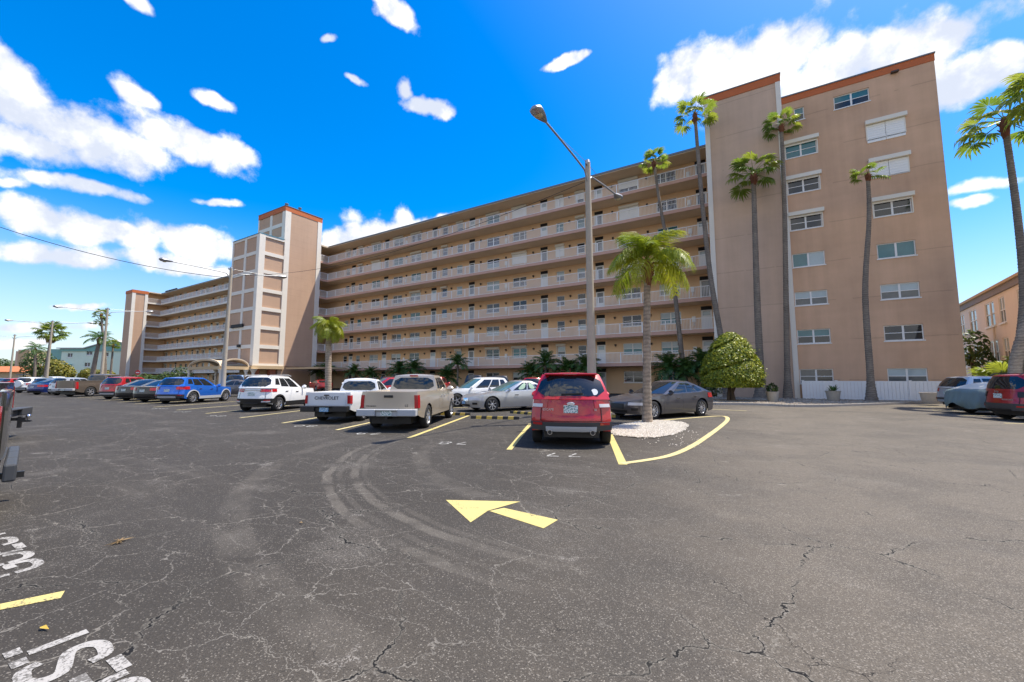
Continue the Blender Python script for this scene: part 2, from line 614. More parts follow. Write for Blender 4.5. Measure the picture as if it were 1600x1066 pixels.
M['leaf'] = mat('tree_leaf', (0.04, 0.085, 0.018), 0.5, var=('isl', (0.10, 0.14, 0.025)), translucent=0.3)
M['leaf_y'] = mat('yellow_shrub_leaf', (0.12, 0.15, 0.02), 0.5, var=('isl', (0.32, 0.26, 0.03)), translucent=0.3)
M['stem'] = mat('brown_stem', (0.10, 0.07, 0.045), 0.9, noise=(8, 0.4))
M['fence'] = mat('white_vinyl', (0.82, 0.80, 0.77), 0.5, noise=(2.2, 0.06))
M['pot'] = mat('planter_concrete', (0.50, 0.43, 0.34), 0.9, noise=(8, 0.2), bump=(30, 0.4, 0.01))
M['kerb'] = mat('kerb_concrete', (0.36, 0.33, 0.29), 0.9, noise=(4, 0.25))
M['sand'] = mat('bed_soil', (0.26, 0.21, 0.155), 1.0, noise=(5, 0.35))
M['stone_w'] = mat('white_gravel', (0.40, 0.35, 0.27), 0.9, var=('isl', (0.66, 0.61, 0.53)))
M['stone_b'] = mat('brown_gravel', (0.22, 0.17, 0.12), 0.9, var=('isl', (0.42, 0.36, 0.28)))
M['rubber'] = mat('black_stop_rubber', (0.025, 0.024, 0.022), 0.8, noise=(9, 0.4))
M['stopy'] = mat('yellow_stop_paint', (0.52, 0.36, 0.06), 0.7, noise=(9, 0.3))
M['wire'] = mat('cable', (0.03, 0.03, 0.03), 0.6)
M['brick'] = mat('orange_brick', (0.36, 0.12, 0.06), 0.9, noise=(9, 0.3))
M['green_wall'] = stucco('mint_wall', (0.70, 0.80, 0.64), amt=0.08)
M['green_gable'] = mat('teal_siding', (0.22, 0.42, 0.36), 0.8, noise=(2, 0.1))
M['pink_wall'] = stucco('pinkish_wall', (0.78, 0.67, 0.54), amt=0.1)
M['grey_band'] = mat('grey_cornice', (0.24, 0.21, 0.19), 0.8, noise=(2, 0.12))
M['tile'] = mat('terracotta_roof', (0.45, 0.16, 0.07), 0.85, noise=(3, 0.3))
M['beige'] = mat('beige_block', (0.52, 0.38, 0.22), 0.9, noise=(1, 0.12))
M['cover'] = mat('car_cover_cloth', (0.16, 0.215, 0.21), 0.75, noise=(3, 0.12))
M['cover_top'] = mat('cream_cover_cloth', (0.62, 0.58, 0.48), 0.8, noise=(3, 0.08))
M['signred'] = mat('sign_red', (0.55, 0.03, 0.03), 0.5)
M['white'] = mat('white_print', (0.8, 0.8, 0.78), 0.5)
M['ink'] = mat('dark_print', (0.03, 0.03, 0.035), 0.6)
M['silverink'] = mat('silver_badge', (0.6, 0.6, 0.62), 0.3, metal=0.8)


def paint(name, col, metal=0.25, rough=0.32):
    return mat(name, col, rough, metal=metal, coat=0.8, spec=0.5, noise=(1.2, 0.05))


def plate_mat(name, ground, mark):
    m = mat(name, ground, 0.5)
    nt = m.node_tree
    p = nt.nodes['Principled BSDF']
    t = nt.nodes.new('ShaderNodeTexCoord')
    n = nt.nodes.new('ShaderNodeTexNoise')
    n.inputs['Scale'].default_value = 40
    n.inputs['Detail'].default_value = 1
    nt.links.new(t.outputs['Object'], n.inputs['Vector'])
    r = nt.nodes.new('ShaderNodeMapRange')
    r.inputs['From Min'].default_value = 0.5
    r.inputs['From Max'].default_value = 0.56
    nt.links.new(n.outputs['Fac'], r.inputs['Value'])
    mx = nt.nodes.new('ShaderNodeMix')
    mx.data_type = 'RGBA'
    mx.inputs['A'].default_value = (*ground, 1)
    mx.inputs['B'].default_value = (*mark, 1)
    nt.links.new(r.outputs[0], mx.inputs['Factor'])
    nt.links.new(mx.outputs['Result'], p.inputs['Base Color'])
    return m


M['plate'] = plate_mat('licence_plate_print', (0.72, 0.74, 0.72), (0.10, 0.24, 0.22))
M['plate_b'] = plate_mat('blue_plate_print', (0.10, 0.30, 0.52), (0.5, 0.6, 0.66))


def asphalt():
    m = bpy.data.materials.new('asphalt')
    m.use_nodes = True
    nt = m.node_tree
    L = nt.links
    p = nt.nodes['Principled BSDF']
    p.inputs['Roughness'].default_value = 0.88
    p.inputs['Specular IOR Level'].default_value = 0.25
    geo = nt.nodes.new('ShaderNodeNewGeometry')
    pos = geo.outputs['Position']

    def ma(op, a, b=None, c=None, clamp=False):
        n = nt.nodes.new('ShaderNodeMath')
        n.operation = op
        n.use_clamp = clamp
        for i, x in enumerate((a, b, c)):
            if x is None:
                continue
            if isinstance(x, (int, float)):
                n.inputs[i].default_value = x
            else:
                L.new(x, n.inputs[i])
        return n.outputs[0]

    def noise(scale, det=4, rough=0.6, vec=pos, out='Fac'):
        n = nt.nodes.new('ShaderNodeTexNoise')
        n.inputs['Scale'].default_value = scale
        n.inputs['Detail'].default_value = det
        n.inputs['Roughness'].default_value = rough
        L.new(vec, n.inputs['Vector'])
        return n.outputs[out]

    def ramp(x, a, b, lo=0.0, hi=1.0):
        n = nt.nodes.new('ShaderNodeMapRange')
        n.interpolation_type = 'SMOOTHSTEP'
        for k, v in (('From Min', a), ('From Max', b), ('To Min', lo), ('To Max', hi)):
            n.inputs[k].default_value = v
        L.new(x, n.inputs['Value'])
        return n.outputs[0]

    def mix(f, a, b):
        n = nt.nodes.new('ShaderNodeMix')
        n.data_type = 'RGBA'
        L.new(f, n.inputs['Factor'])
        for k, x in (('A', a), ('B', b)):
            if isinstance(x, tuple):
                n.inputs[k].default_value = (*x, 1)
            else:
                L.new(x, n.inputs[k])
        return n.outputs['Result']

    def dist(cx, cy):
        n = nt.nodes.new('ShaderNodeVectorMath')
        n.operation = 'DISTANCE'
        L.new(pos, n.inputs[0])
        n.inputs[1].default_value = (cx, cy, 0)
        return n.outputs['Value']
    sep = nt.nodes.new('ShaderNodeSeparateXYZ')
    L.new(pos, sep.inputs[0])
    X, Y = sep.outputs['X'], sep.outputs['Y']
    big = noise(0.16, 5, 0.6)
    mid = noise(0.7, 5, 0.65)
    fine = noise(6, 4, 0.7)
    grit = noise(130, 2, 0.7)
    # worn, sun-bleached lane on the right where traffic turns; sealed darker coat on the left
    lane = ramp(ma('ADD', ma('ADD', X, ma('MULTIPLY', Y, 0.05)), ma('MULTIPLY', ma('SUBTRACT', big, 0.5), 5.0)), -3.6, 1.6)
    base = mix(lane, (0.042, 0.0365, 0.030), (0.122, 0.103, 0.080))
    # long scuffs running along the lane
    mp = nt.nodes.new('ShaderNodeMapping')
    mp.inputs['Rotation'].default_value = (0, 0, R(8))
    mp.inputs['Scale'].default_value = (0.16, 1.6, 1)
    L.new(pos, mp.inputs['Vector'])
    scuff = ramp(noise(0.8, 5, 0.65, vec=mp.outputs[0]), 0.52, 0.75)
    base = mix(ma('MULTIPLY', scuff, 0.25), base, (0.17, 0.15, 0.125))
    base = mix(ramp(mid, 0.55, 0.75, 0, 0.3), base, (0.17, 0.155, 0.135))
    base = mix(ramp(big, 0.5, 0.32, 0, 0.4), base, (0.04, 0.037, 0.033))
    base = mix(ramp(noise(0.45, 5, 0.7), 0.55, 0.38, 0, 0.38), base, (0.05, 0.045, 0.039))
    # turning tyre tracks
    wob = ma('MULTIPLY', ma('SUBTRACT', noise(1.3, 3), 0.5), 0.16)
    for cx, cy, rad, w, amt in ((-1.75, 9.2, 6.55, 0.085, 0.3), (-1.75, 9.2, 6.38, 0.05, 0.12), (-1.85, 9.17, 6.08, 0.085, 0.3), (-1.85, 9.17, 5.92, 0.05, 0.14), (-1.7, 9.2, 7.6, 0.2, 0.15), (-1.8, 9.4, 5.2, 0.2, 0.15)):
        d = ma('ABSOLUTE', ma('SUBTRACT', ma('ADD', dist(cx, cy), wob), rad))
        t = ma('MULTIPLY', ramp(d, w, w * 0.5), ramp(noise(2.0, 3), 0.3, 0.62))
        t = ma('MULTIPLY', t, ma('MULTIPLY', ramp(X, -1.0, -2.6), ramp(Y, 8.5, 6.0)))
        base = mix(ma('MULTIPLY', t, amt), base, (0.22, 0.195, 0.16))
    # exposed stones
    vst = nt.nodes.new('ShaderNodeTexVoronoi')
    vst.voronoi_dimensions = '2D'
    vst.inputs['Scale'].default_value = 150
    L.new(pos, vst.inputs['Vector'])
    vsep = nt.nodes.new('ShaderNodeSeparateColor')
    L.new(vst.outputs['Color'], vsep.inputs[0])
    thr = ma('SUBTRACT', 0.95, ma('MULTIPLY', ma('ADD', lane, ramp(mid, 0.5, 0.68)), 0.11))
    stone = ma('GREATER_THAN', vsep.outputs[0], thr)
    base = mix(ma('MULTIPLY', stone, ma('ADD', ma('MULTIPLY', vsep.outputs[1], 0.34), 0.12)), base, (0.40, 0.36, 0.30))
    base = mix(ma('MULTIPLY', ma('LESS_THAN', vsep.outputs[2], 0.2), 0.32), base, (0.018, 0.017, 0.016))
    # stone grit showing through, more where worn
    g = ma('MULTIPLY', ramp(grit, 0.56, 0.68), ma('ADD', ma('MULTIPLY', lane, 0.16), 0.08))
    base = mix(g, base, (0.42, 0.37, 0.30))
    base = mix(ramp(grit, 0.46, 0.34, 0, 0.5), base, (0.022, 0.02, 0.019))
    g2 = noise(48, 2, 0.7)
    base = mix(ramp(g2, 0.6, 0.72, 0, 0.12), base, (0.33, 0.3, 0.26))
    patch = ma('MULTIPLY', ramp(noise(1.1, 4, 0.7), 0.64, 0.7), ramp(noise(70, 2), 0.48, 0.58))
    base = mix(ma('MULTIPLY', patch, 0.6), base, (0.36, 0.33, 0.29))
    # cracks
    nv = nt.nodes.new('ShaderNodeVectorMath')
    nv.operation = 'SCALE'
    nv.inputs['Scale'].default_value = 0.5
    L.new(noise(1.6, 5, 0.7, out='Color'), nv.inputs[0])
    av = nt.nodes.new('ShaderNodeVectorMath')
    L.new(pos, av.inputs[0])
    L.new(nv.outputs[0], av.inputs[1])

    def cracks(scale, width, vec):
        v = nt.nodes.new('ShaderNodeTexVoronoi')
        v.feature = 'DISTANCE_TO_EDGE'
        v.voronoi_dimensions = '2D'
        v.inputs['Scale'].default_value = scale
        v.inputs['Randomness'].default_value = 1.0
        L.new(vec, v.inputs['Vector'])
        return ramp(ma('SUBTRACT', v.outputs['Distance'], ma('MULTIPLY', ma('SUBTRACT', fine, 0.5), width * 2.2)), width, width * 0.35)
    mpc = nt.nodes.new('ShaderNodeMapping')
    mpc.inputs['Rotation'].default_value = (0, 0, R(35))
    mpc.inputs['Scale'].default_value = (0.55, 1.25, 1)
    L.new(av.outputs[0], mpc.inputs['Vector'])
    c1 = cracks(0.62, 0.0056, av.outputs[0])
    c4 = cracks(1.0, 0.0048, av.outputs[0])
    c2 = cracks(1.9, 0.0085, mpc.outputs[0])
    c3 = cracks(1.05, 0.0062, mpc.outputs[0])
    m1 = ramp(noise(0.55, 3), 0.40, 0.52)
    m2 = ramp(noise(0.8, 3, 0.6), 0.5, 0.62)
    lightm = ma('MULTIPLY', c2, ma('MULTIPLY', ramp(noise(0.42, 4), 0.38, 0.52), ramp(X, 0.5, -2.5, 0.06, 0.52)))
    base = mix(ma('MULTIPLY', lightm, ramp(fine, 0.3, 0.55, 0.35, 0.9)), base, (0.30, 0.275, 0.235))
    c3m = ma('MULTIPLY', c3, ma('MULTIPLY', ramp(noise(0.6, 4), 0.45, 0.55), ramp(X, 1.0, -2.0, 0.12, 0.55)))
    base = mix(ma('MULTIPLY', c3m, ramp(fine, 0.3, 0.5, 0.3, 0.9)), base, (0.27, 0.245, 0.205))
    edge = ma('MULTIPLY', cracks(0.62, 0.014, av.outputs[0]), ma('MULTIPLY', m1, 0.28))
    base = mix(edge, base, (0.25, 0.23, 0.19))
    dark = ma('MAXIMUM', ma('MULTIPLY', c1, m1), ma('MULTIPLY', c4, ma('MULTIPLY', ramp(noise(0.5, 3), 0.5, 0.58), ramp(X, -3.0, 0.0, 0.2, 0.8))))
    base = mix(ma('MULTIPLY', dark, ramp(fine, 0.28, 0.5, 0.5, 1.0)), base, (0.008, 0.0075, 0.007))
    L.new(base, p.inputs['Base Color'])
    h = ma('ADD', ma('MULTIPLY', grit, 0.5), ma('MULTIPLY', fine, 0.35))
    h = ma('SUBTRACT', h, ma('MULTIPLY', ma('MAXIMUM', dark, ma('MULTIPLY', lightm, 0.6)), 1.2))
    b = nt.nodes.new('ShaderNodeBump')
    b.inputs['Strength'].default_value = 0.55
    b.inputs['Distance'].default_value = 0.008
    L.new(h, b.inputs['Height'])
    L.new(b.outputs[0], p.inputs['Normal'])
    return m


def worn_paint(name, col, wear=0.55):
    m = mat(name, col, 0.75, spec=0.3)
    nt = m.node_tree
    p = nt.nodes['Principled BSDF']
    geo = nt.nodes.new('ShaderNodeNewGeometry')

    def nz(s, d):
        n = nt.nodes.new('ShaderNodeTexNoise')
        n.inputs['Scale'].default_value = s
        n.inputs['Detail'].default_value = d
        n.inputs['Roughness'].default_value = 0.7
        nt.links.new(geo.outputs['Position'], n.inputs['Vector'])
        return n.outputs['Fac']
    ad = nt.nodes.new('ShaderNodeMath')
    ad.operation = 'MULTIPLY_ADD'
    nt.links.new(nz(60, 3), ad.inputs[0])
    ad.inputs[1].default_value = 0.6
    ad.inputs[2].default_value = 0.0
    ad2 = nt.nodes.new('ShaderNodeMath')
    ad2.operation = 'MULTIPLY_ADD'
    nt.links.new(nz(3, 3), ad2.inputs[0])
    ad2.inputs[1].default_value = 0.4
    nt.links.new(ad.outputs[0], ad2.inputs[2])
    r = nt.nodes.new('ShaderNodeMapRange')
    r.inputs['From Min'].default_value = wear
    r.inputs['From Max'].default_value = wear + 0.05
    r.inputs['To Max'].default_value = 0.85
    nt.links.new(ad2.outputs[0], r.inputs['Value'])
    mx = nt.nodes.new('ShaderNodeMix')
    mx.data_type = 'RGBA'
    mx.inputs['A'].default_value = (*col, 1)
    mx.inputs['B'].default_value = (0.09, 0.082, 0.07, 1)
    nt.links.new(r.outputs[0], mx.inputs['Factor'])
    nt.links.new(mx.outputs['Result'], p.inputs['Base Color'])
    return m


M['asphalt'] = asphalt()
M['yellow'] = worn_paint('yellow_road_paint', (0.52, 0.43, 0.16), 0.56)
M['yellow_pale'] = worn_paint('bleached_yellow_road_paint', (0.56, 0.47, 0.22), 0.555)
M['whitepaint'] = worn_paint('white_road_paint', (0.36, 0.34, 0.31), 0.49)
M['whitepaint_faint'] = worn_paint('faded_white_road_paint', (0.42, 0.41, 0.38), 0.50)
M['land'] = mat('far_ground', (0.13, 0.12, 0.07), 1.0, noise=(0.05, 0.4))

# ------------------------------------------------------------------ ground
mb = MB()
n = 64
mb.face(*[mb.pt((2500 * cos(2 * pi * k / n), 2500 * sin(2 * pi * k / n), -0.06)) for k in range(n)])
structure('ground', mb, M['land'])
mb = MB()
mb.poly([(-210, -60, 0), (70, -60, 0), (70, 62, 0), (-210, 62, 0)])
structure('parking_lot', mb, M['asphalt'])
lot = bpy.data.objects['parking_lot']

ZP = 0.004


def strip(mb, a, b, w, z=ZP):
    a, b = Vector((*a[:2], 0)), Vector((*b[:2], 0))
    d = (b - a).normalized()
    s = Vector((-d.y, d.x, 0)) * (w / 2)
    mb.poly([(p.x, p.y, z) for p in (a - s, b - s, b + s, a + s)])


def path_strip(mb, pts, w, z=ZP, w2=None):
    pts = [Vector((p[0], p[1], 0)) for p in pts]
    rows = []
    for k, p in enumerate(pts):
        d0 = (pts[k] - pts[max(k - 1, 0)])
        d1 = (pts[min(k + 1, len(pts) - 1)] - pts[k])
        d0 = d0.normalized() if d0.length > 0 else d1.normalized()
        d1 = d1.normalized() if d1.length > 0 else d0
        d = (d0 + d1).normalized()
        k2 = 1 / max(0.5, d.dot(d0))
        s = Vector((-d.y, d.x, 0)) * (w / 2 * k2)
        rows.append([(p.x - s.x, p.y - s.y, z), (p.x + s.x, p.y + s.y, z)])
    idx = [[mb.pt(q) for q in r] for r in rows]
    for k in range(len(idx) - 1):
        mb.face(idx[k][0], idx[k + 1][0], idx[k + 1][1], idx[k][1])


def smooth_path(pts, n=8):
    out = []
    P = [Vector((*p, 0)) if len(p) == 2 else Vector(p) for p in pts]
    for k in range(len(P) - 1):
        p0, p1, p2, p3 = P[max(k - 1, 0)], P[k], P[k + 1], P[min(k + 2, len(P) - 1)]
        for j in range(n):
            t = j / n
            out.append(0.5 * ((2 * p1) + (p2 - p0) * t + (2 * p0 - 5 * p1 + 4 * p2 - p3) * t * t + (3 * p1 - p0 - 3 * p2 + p3) * t ** 3))
    out.append(P[-1])
    return out


def marking(name, polys=None, strips=(), paths=(), m='yellow', z=ZP):
    mb = MB()
    for q in polys or ():
        mb.poly([(x, y, z) for x, y in q])
    for a, b, w in strips:
        strip(mb, a, b, w, z)
    for pts, w in paths:
        path_strip(mb, pts, w, z)
    o = build(name, mb, M[m], lot)
    return o


# arrow: head and shaft
marking('arrow_marking', [[(-3.40, 4.02), (-2.66, 3.545), (-2.72, 3.95), (-2.58, 4.44)][::1]])
marking('arrow_marking', [[(-2.70, 3.95), (-1.93, 3.79), (-1.91, 4.09), (-2.62, 4.13)]])
# island outline: one bleached closed loop
marking('island_outline', strips=[((-3.55, 10.95), (-2.12, 7.24), 0.15)], z=ZP)
marking('island_outline', paths=[(smooth_path([(-2.16, 7.30), (-1.62, 8.40), (-1.38, 9.83), (-1.24, 11.94), (-1.12, 14.67), (-1.08, 16.9), (-1.22, 18.3), (-1.55, 18.4), (-2.35, 17.0), (-3.08, 15.57)]), 0.14)], m='yellow_pale', z=ZP * 2)
# stall lines of the near row (cars nose away to the left) and of the far row
FH = Vector((-0.4, 0.917, 0))
for x0, y0, ln in ((-4.62, 7.49, 5.0), (-7.70, 7.62, 6.4), (-10.71, 7.70, 5.6), (-13.94, 7.92, 5.4), (-17.16, 8.09, 5.4), (-20.6, 8.35, 5.4), (-24.05, 8.52, 5.4), (-27.55, 8.76, 5.4), (-31.9, 9.2, 5.2), (-35.4, 9.4, 5.2), (-39, 9.6, 5.2), (-42.5, 9.7, 5.2), (-46, 9.8, 5.2)):
    a = Vector((x0, y0, 0))
    marking('stall_line', strips=[(a, a + FH * ln, 0.12)], m='yellow' if x0 > -8 else 'yellow_pale')
BH = Vector((0.47, 0.88, 0))
for x0, y0 in ((-7.3, 15.0), (-10.8, 15.3), (-14.3, 15.4), (-17.8, 15.5)):
    a = Vector((x0, y0, 0))
    marking('stall_line', strips=[(a, a + BH * 5.2, 0.11)], m='yellow_pale')
marking('stall_line', strips=[((-2.6, 22.6), (-0.6, 22.2), 0.13)], m='yellow_pale')
for y0 in (20.6, 24.1, 27.3, 30.6):
    marking('stall_line', strips=[((7.0, y0), (12.4, y0 + 1.4), 0.11)], m='yellow_pale')
marking('stall_line', [[(-4.407, 0.673), (-4.297, 0.659), (-4.169, 0.904), (-4.285, 0.947)]])
marking('stall_line', strips=[((-5.5, -1.7), (-4.41, 0.655), 0.10)], z=ZP * 2)

# stencilled strokes in unit cells (x across, y up)
GLY = {
    'G': [[(.95, .72), (.9, .9), (.72, 1), (.3, 1), (.08, .85), (.02, .55)], [(.02, .45), (.08, .15), (.3, 0), (.7, 0), (.92, .12), (.95, .44), (.55, .44)]],
    'U': [[(.05, 1), (.05, .5)], [(.05, .42), (.12, .12), (.35, 0), (.65, 0), (.88, .12), (.95, .42)], [(.95, .5), (.95, 1)]],
    'E': [[(.08, 0), (.08, 1)], [(.25, 1), (.95, 1)], [(.25, .5), (.8, .5)], [(.25, 0), (.95, 0)]],
    'S': [[(.95, .75), (.85, .95), (.6, 1), (.3, 1), (.08, .85), (.1, .62), (.5, .5)], [(.5, .5), (.9, .38), (.95, .15), (.7, 0), (.35, 0), (.1, .06), (.04, .26)]],
    'T': [[(.5, 0), (.5, .8)], [(0, .95), (.36, .95)], [(.64, .95), (1, .95)]],
    '7': [[(0, .96), (.95, .96)], [(.9, .86), (.35, 0)]],
    '8': [[(.5, .52), (.15, .62), (.12, .85), (.5, 1), (.88, .85), (.85, .62), (.5, .52), (.05, .38), (.05, .15), (.5, 0), (.95, .15), (.95, .38), (.5, .52)]],
    '9': [[(.1, .1), (.5, 0), (.9, .2), (.92, .7), (.6, 1), (.2, .92), (.08, .65), (.35, .45), (.9, .6)]],
    '6': [[(.9, .9), (.5, 1), (.1, .7), (.08, .3), (.4, 0), (.8, .08), (.92, .35), (.6, .55), (.1, .4)]],
    '0': [[(.5, 0), (.1, .2), (.1, .8), (.5, 1), (.9, .8), (.9, .2), (.5, 0)]],
}


def stencil(name, text, org, ang, w, h, pitch, stroke, m):
    """painted letters: org = lower left of the first letter, ang = reading direction"""
    ux, uy = Vector((cos(ang), sin(ang), 0)), Vector((-sin(ang), cos(ang), 0))
    mb = MB()
    for k, ch in enumerate(text):
        for st in GLY[ch]:
            pts = [Vector((*org, 0)) + ux * (k * pitch + x * w) + uy * (y * h) for x, y in st]
            if len(st) > 4:
                pts = smooth_path([tuple(p) for p in pts], 4)
            path_strip(mb, pts, stroke)
    return build(name, mb, M[m], lot)


stencil('painted_lettering', 'GUEST', (-2.28, 0.885), pi, 0.235, 0.29, 0.275, 0.062, 'whitepaint')
stencil('painted_lettering', 'GUEST', (-5.0, 0.955), pi, 0.27, 0.29, 0.305, 0.062, 'whitepaint')
a0 = R(-23 + 0)
for txt, x, y, mm in (('77', -3.15, 7.82, 'whitepaint_faint'), ('78', -5.95, 7.85, 'whitepaint_faint'), ('79', -9.0, 7.95, 'whitepaint_faint'), ('80', -12.2, 8.1, 'whitepaint_faint'), ('86', -18.6, 8.3, 'whitepaint_faint'), ('87', -22.3, 8.5, 'whitepaint_faint'), ('88', -25.6, 8.75, 'whitepaint_faint')):
    stencil('painted_number', txt, (x, y), pi + R(23), 0.24, 0.34, 0.42, 0.045, mm)

# ------------------------------------------------------------------ planting bed with kerb before the end wall
edge = smooth_path([(-3.4, 27.2), (-2.5, 26.5), (-1.0, 27.0), (0.3, 27.0), (1.5, 26.6), (3.2, 27.9), (6.0, 31.2), (7.9, 33.6), (9.6, 35.1)], 6)
mb = MB()
outer = [(p.x, p.y) for p in edge]
mb.poly([(x, y, 0.09) for x, y in outer] + [(9.9, 36.25, 0.09), (-2.9, 36.25, 0.09), (-3.6, 30, 0.09)])
structure('planting_bed', mb, M['sand'])
mb = MB()
for k in range(len(outer) - 1):
    a, b = outer[k], outer[k + 1]
    mb.bar((a[0], a[1], 0.055), (b[0], b[1], 0.055), 0.16, 0.13)
structure('kerb', mb, M['kerb'])


def pebble(mb, x, y, z, r):
    i = len(mb.v)
    a = rnd(0, 6.28)
    for dx, dy, dz in ((1, 0, 0), (0, 1, 0), (-1, 0, 0), (0, -1, 0), (0, 0, 1)):
        s_ = r * rnd(0.7, 1.3)
        mb.v.append((x + (dx * cos(a) - dy * sin(a)) * s_, y + (dx * sin(a) + dy * cos(a)) * s_, z + dz * s_ * 0.75))
    for q in ((0, 1, 4), (1, 2, 4), (2, 3, 4), (3, 0, 4)):
        mb.face(*[i + k for k in q])


mb = MB()
for k in range(6500):
    t = rnd(0, len(edge) - 1.001)
    i = int(t)
    p = edge[i].lerp(edge[i + 1], t - i)
    q = Vector((p.x, 36.2, 0))
    f = rnd(0, 1) ** 1.7
    p = p.lerp(q, 0.03 + 0.95 * f)
    if p.y < 36.1:
        pebble(mb, p.x, p.y, 0.09, rnd(0.03, 0.075))
tag(build('gravel', mb, M['stone_b']), 'brown pebble gravel covering the bed along the end wall', 'gravel', kind='stuff')
# white gravel island round the palm
isl = [(-3.95, 12.3), (-3.72, 11.5), (-3.30, 10.78), (-2.75, 10.65), (-2.35, 10.85), (-2.10, 11.6), (-1.98, 12.8), (-2.06, 14.2), (-2.35, 15.05), (-2.9, 15.35), (-3.5, 15.0), (-3.85, 13.6)]
mb = MB()
mb.poly([(x, y, 0.012) for x, y in isl])
structure('island_bed', mb, M['sand'])


def inside(x, y, P):
    c = False
    for k in range(len(P)):
        (x1, y1), (x2, y2) = P[k], P[k - 1]
        if (y1 > y) != (y2 > y) and x < (x2 - x1) * (y - y1) / (y2 - y1) + x1:
            c = not c
    return c


mb = MB()
k = 0
while k < 15000:
    x, y = rnd(-4.2, -1.8), rnd(10.4, 15.5)
    if inside(x + rnd(-.08, .08), y + rnd(-.08, .08), isl):
        e = min(1, max(0, (1.6 - abs(x + 2.95)) * 1.0))
        pebble(mb, x, y, 0.012 + 0.02 * e * rnd(0.2, 1), rnd(0.013, 0.030))
        k += 1
for k in range(120):
    x, y = rnd(-2.6, -1.2), rnd(9.8, 13)
    pebble(mb, x, y, 0.0, rnd(0.008, 0.02))
tag(build('gravel', mb, M['stone_w']), 'white gravel heaped in the island round the palm trunk', 'gravel', kind='stuff')

# ================================================================== apartment building
FL = [0.15 + 2.85 * k for k in range(9)]          # floor levels
YW, YR, XL, XT = 41.45, 39.45, -2.95, -58.66
bldg = thing('apartment_building', 'long tan eight-storey apartment building with white balcony railings, stair tower and orange roof bands', 'apartment building', (-25, 41.45, 0))


def wall_with_holes(mb, y, x0, x1, z0, z1, holes, depth):
    xs = sorted({x0, x1, *[h[0] for h in holes], *[h[1] for h in holes]})
    zs = sorted({z0, z1, *[h[2] for h in holes], *[h[3] for h in holes]})
    ix = {x: k for k, x in enumerate(xs)}
    iz = {z: k for k, z in enumerate(zs)}
    hole = set()
    for a, b, c, d in holes:
        for i in range(ix[a], ix[b]):
            for j in range(iz[c], iz[d]):
                hole.add((i, j))
    V = [[mb.pt((x, y, z)) for z in zs] for x in xs]
    for i in range(len(xs) - 1):
        for j in range(len(zs) - 1):
            if (i, j) not in hole:
                mb.face(V[i][j], V[i + 1][j], V[i + 1][j + 1], V[i][j + 1])
    for a, b, c, d in holes:
        p = [(a, c), (b, c), (b, d), (a, d)]
        for k in range(4):
            (ax, az), (bx, bz) = p[k], p[(k + 1) % 4]
            mb.poly([(ax, y, az), (ax, y + depth, az), (bx, y + depth, bz), (bx, y, bz)])


WM = {}


def window_mesh(w, h, style):
    """frame of boxes round the opening; panes are separate. Local: x along the wall, outside is -y, z up from the sill"""
    key = (round(w, 2), round(h, 2), style)
    if key in WM:
        return WM[key]
    mb = MB()
    f = 0.06
    y0, y1 = 0.075, 0.135
    mb.box(-w / 2, w / 2, y0, y1, 0, f).box(-w / 2, w / 2, y0, y1, h - f, h)
    mb.box(-w / 2, -w / 2 + f, y0 + .002, y1, f, h - f).box(w / 2 - f, w / 2, y0 + .002, y1, f, h - f)
    mb.box(-w / 2 - 0.05, w / 2 + 0.05, -0.05, 0.02, -0.07, -0.003)                  # sill
    cells = []
    if style in ('pair', 'slide'):
        mb.box(-0.055, 0.055, y0 + .004, y1, f, h - f)
        cols = [(-w / 2 + f, -0.055), (0.055, w / 2 - f)]
    else:
        cols = [(-w / 2 + f, w / 2 - f)]
    for a, b in cols:
        if style == 'slide':
            cells.append((a, b, f, h - f))
        else:
            mb.box(a, b, y0 + .006, y1, h * .5 - .022, h * .5 + .022)
            cells += [(a, b, f, h * .5 - .022), (a, b, h * .5 + .022, h - f)]
    me = mb.mesh('window', M['frame'])
    panes = []
    for a, b, c, d in cells:
        kk = ('pane', round(b - a, 3), round(d - c, 3))
        if kk not in WM:
            WM[kk] = {}
        panes.append((kk, b - a, d - c, (a + b) / 2, c))
    WM[key] = (me, panes)
    return WM[key]


def pane_mesh(kk, w, h, g):
    if g not in WM[kk]:
        mb = MB()
        mb.box(-w / 2, w / 2, 0.105, 0.113, 0, h)
        WM[kk][g] = mb.mesh('pane', GL[g])
    return WM[kk][g]


def window(parent, x, y, z, w, h, style, glass=('glass',), rz=0.0, label=None):
    me, panes = window_mesh(w, h, style)
    o = obj('window', me, parent, (x, y, z), (0, 0, rz), world=True)
    for k, (kk, pw, ph, cx, cz) in enumerate(panes):
        obj('pane', pane_mesh(kk, pw, ph, glass[k % len(glass)]), o, (cx, 0, cz))
    return o


def shutter_box(parent, x, y, z, w):
    mb = MB()
    k = ('hb', round(w, 2))
    if k not in WM:
        mb.box(-w / 2, w / 2, -0.24, 0.01, 0, 0.26)
        mb.box(-w / 2, -w / 2 + .06, -0.07, 0.01, -1.15, -.003).box(w / 2 - .06, w / 2, -0.07, 0.01, -1.15, -.003)
        WM[k] = mb.mesh('shutter_box', M['housing'])
    return obj('shutter_box', WM[k], parent, (x, y, z), world=True)


def shutter_curtain(parent, x, y, z, w, h):
    k = ('sc', round(w, 2), round(h, 2))
    if k not in WM:
        mb = MB()
        for s_ in ((-w / 2, -0.012), (0.012, w / 2)):
            n = max(3, int(h / 0.16))
            for j in range(n):
                mb.box(s_[0], s_[1], -0.05, -0.01, j * h / n + 0.006, (j + 1) * h / n - 0.004)
            mb.box(s_[0] + .003, s_[1] - .003, -0.03, 0.01, 0, h)
        WM[k] = mb.mesh('roller_shutter', M['shutter'])
    return obj('roller_shutter', WM[k], parent, (x, y, z), world=True)


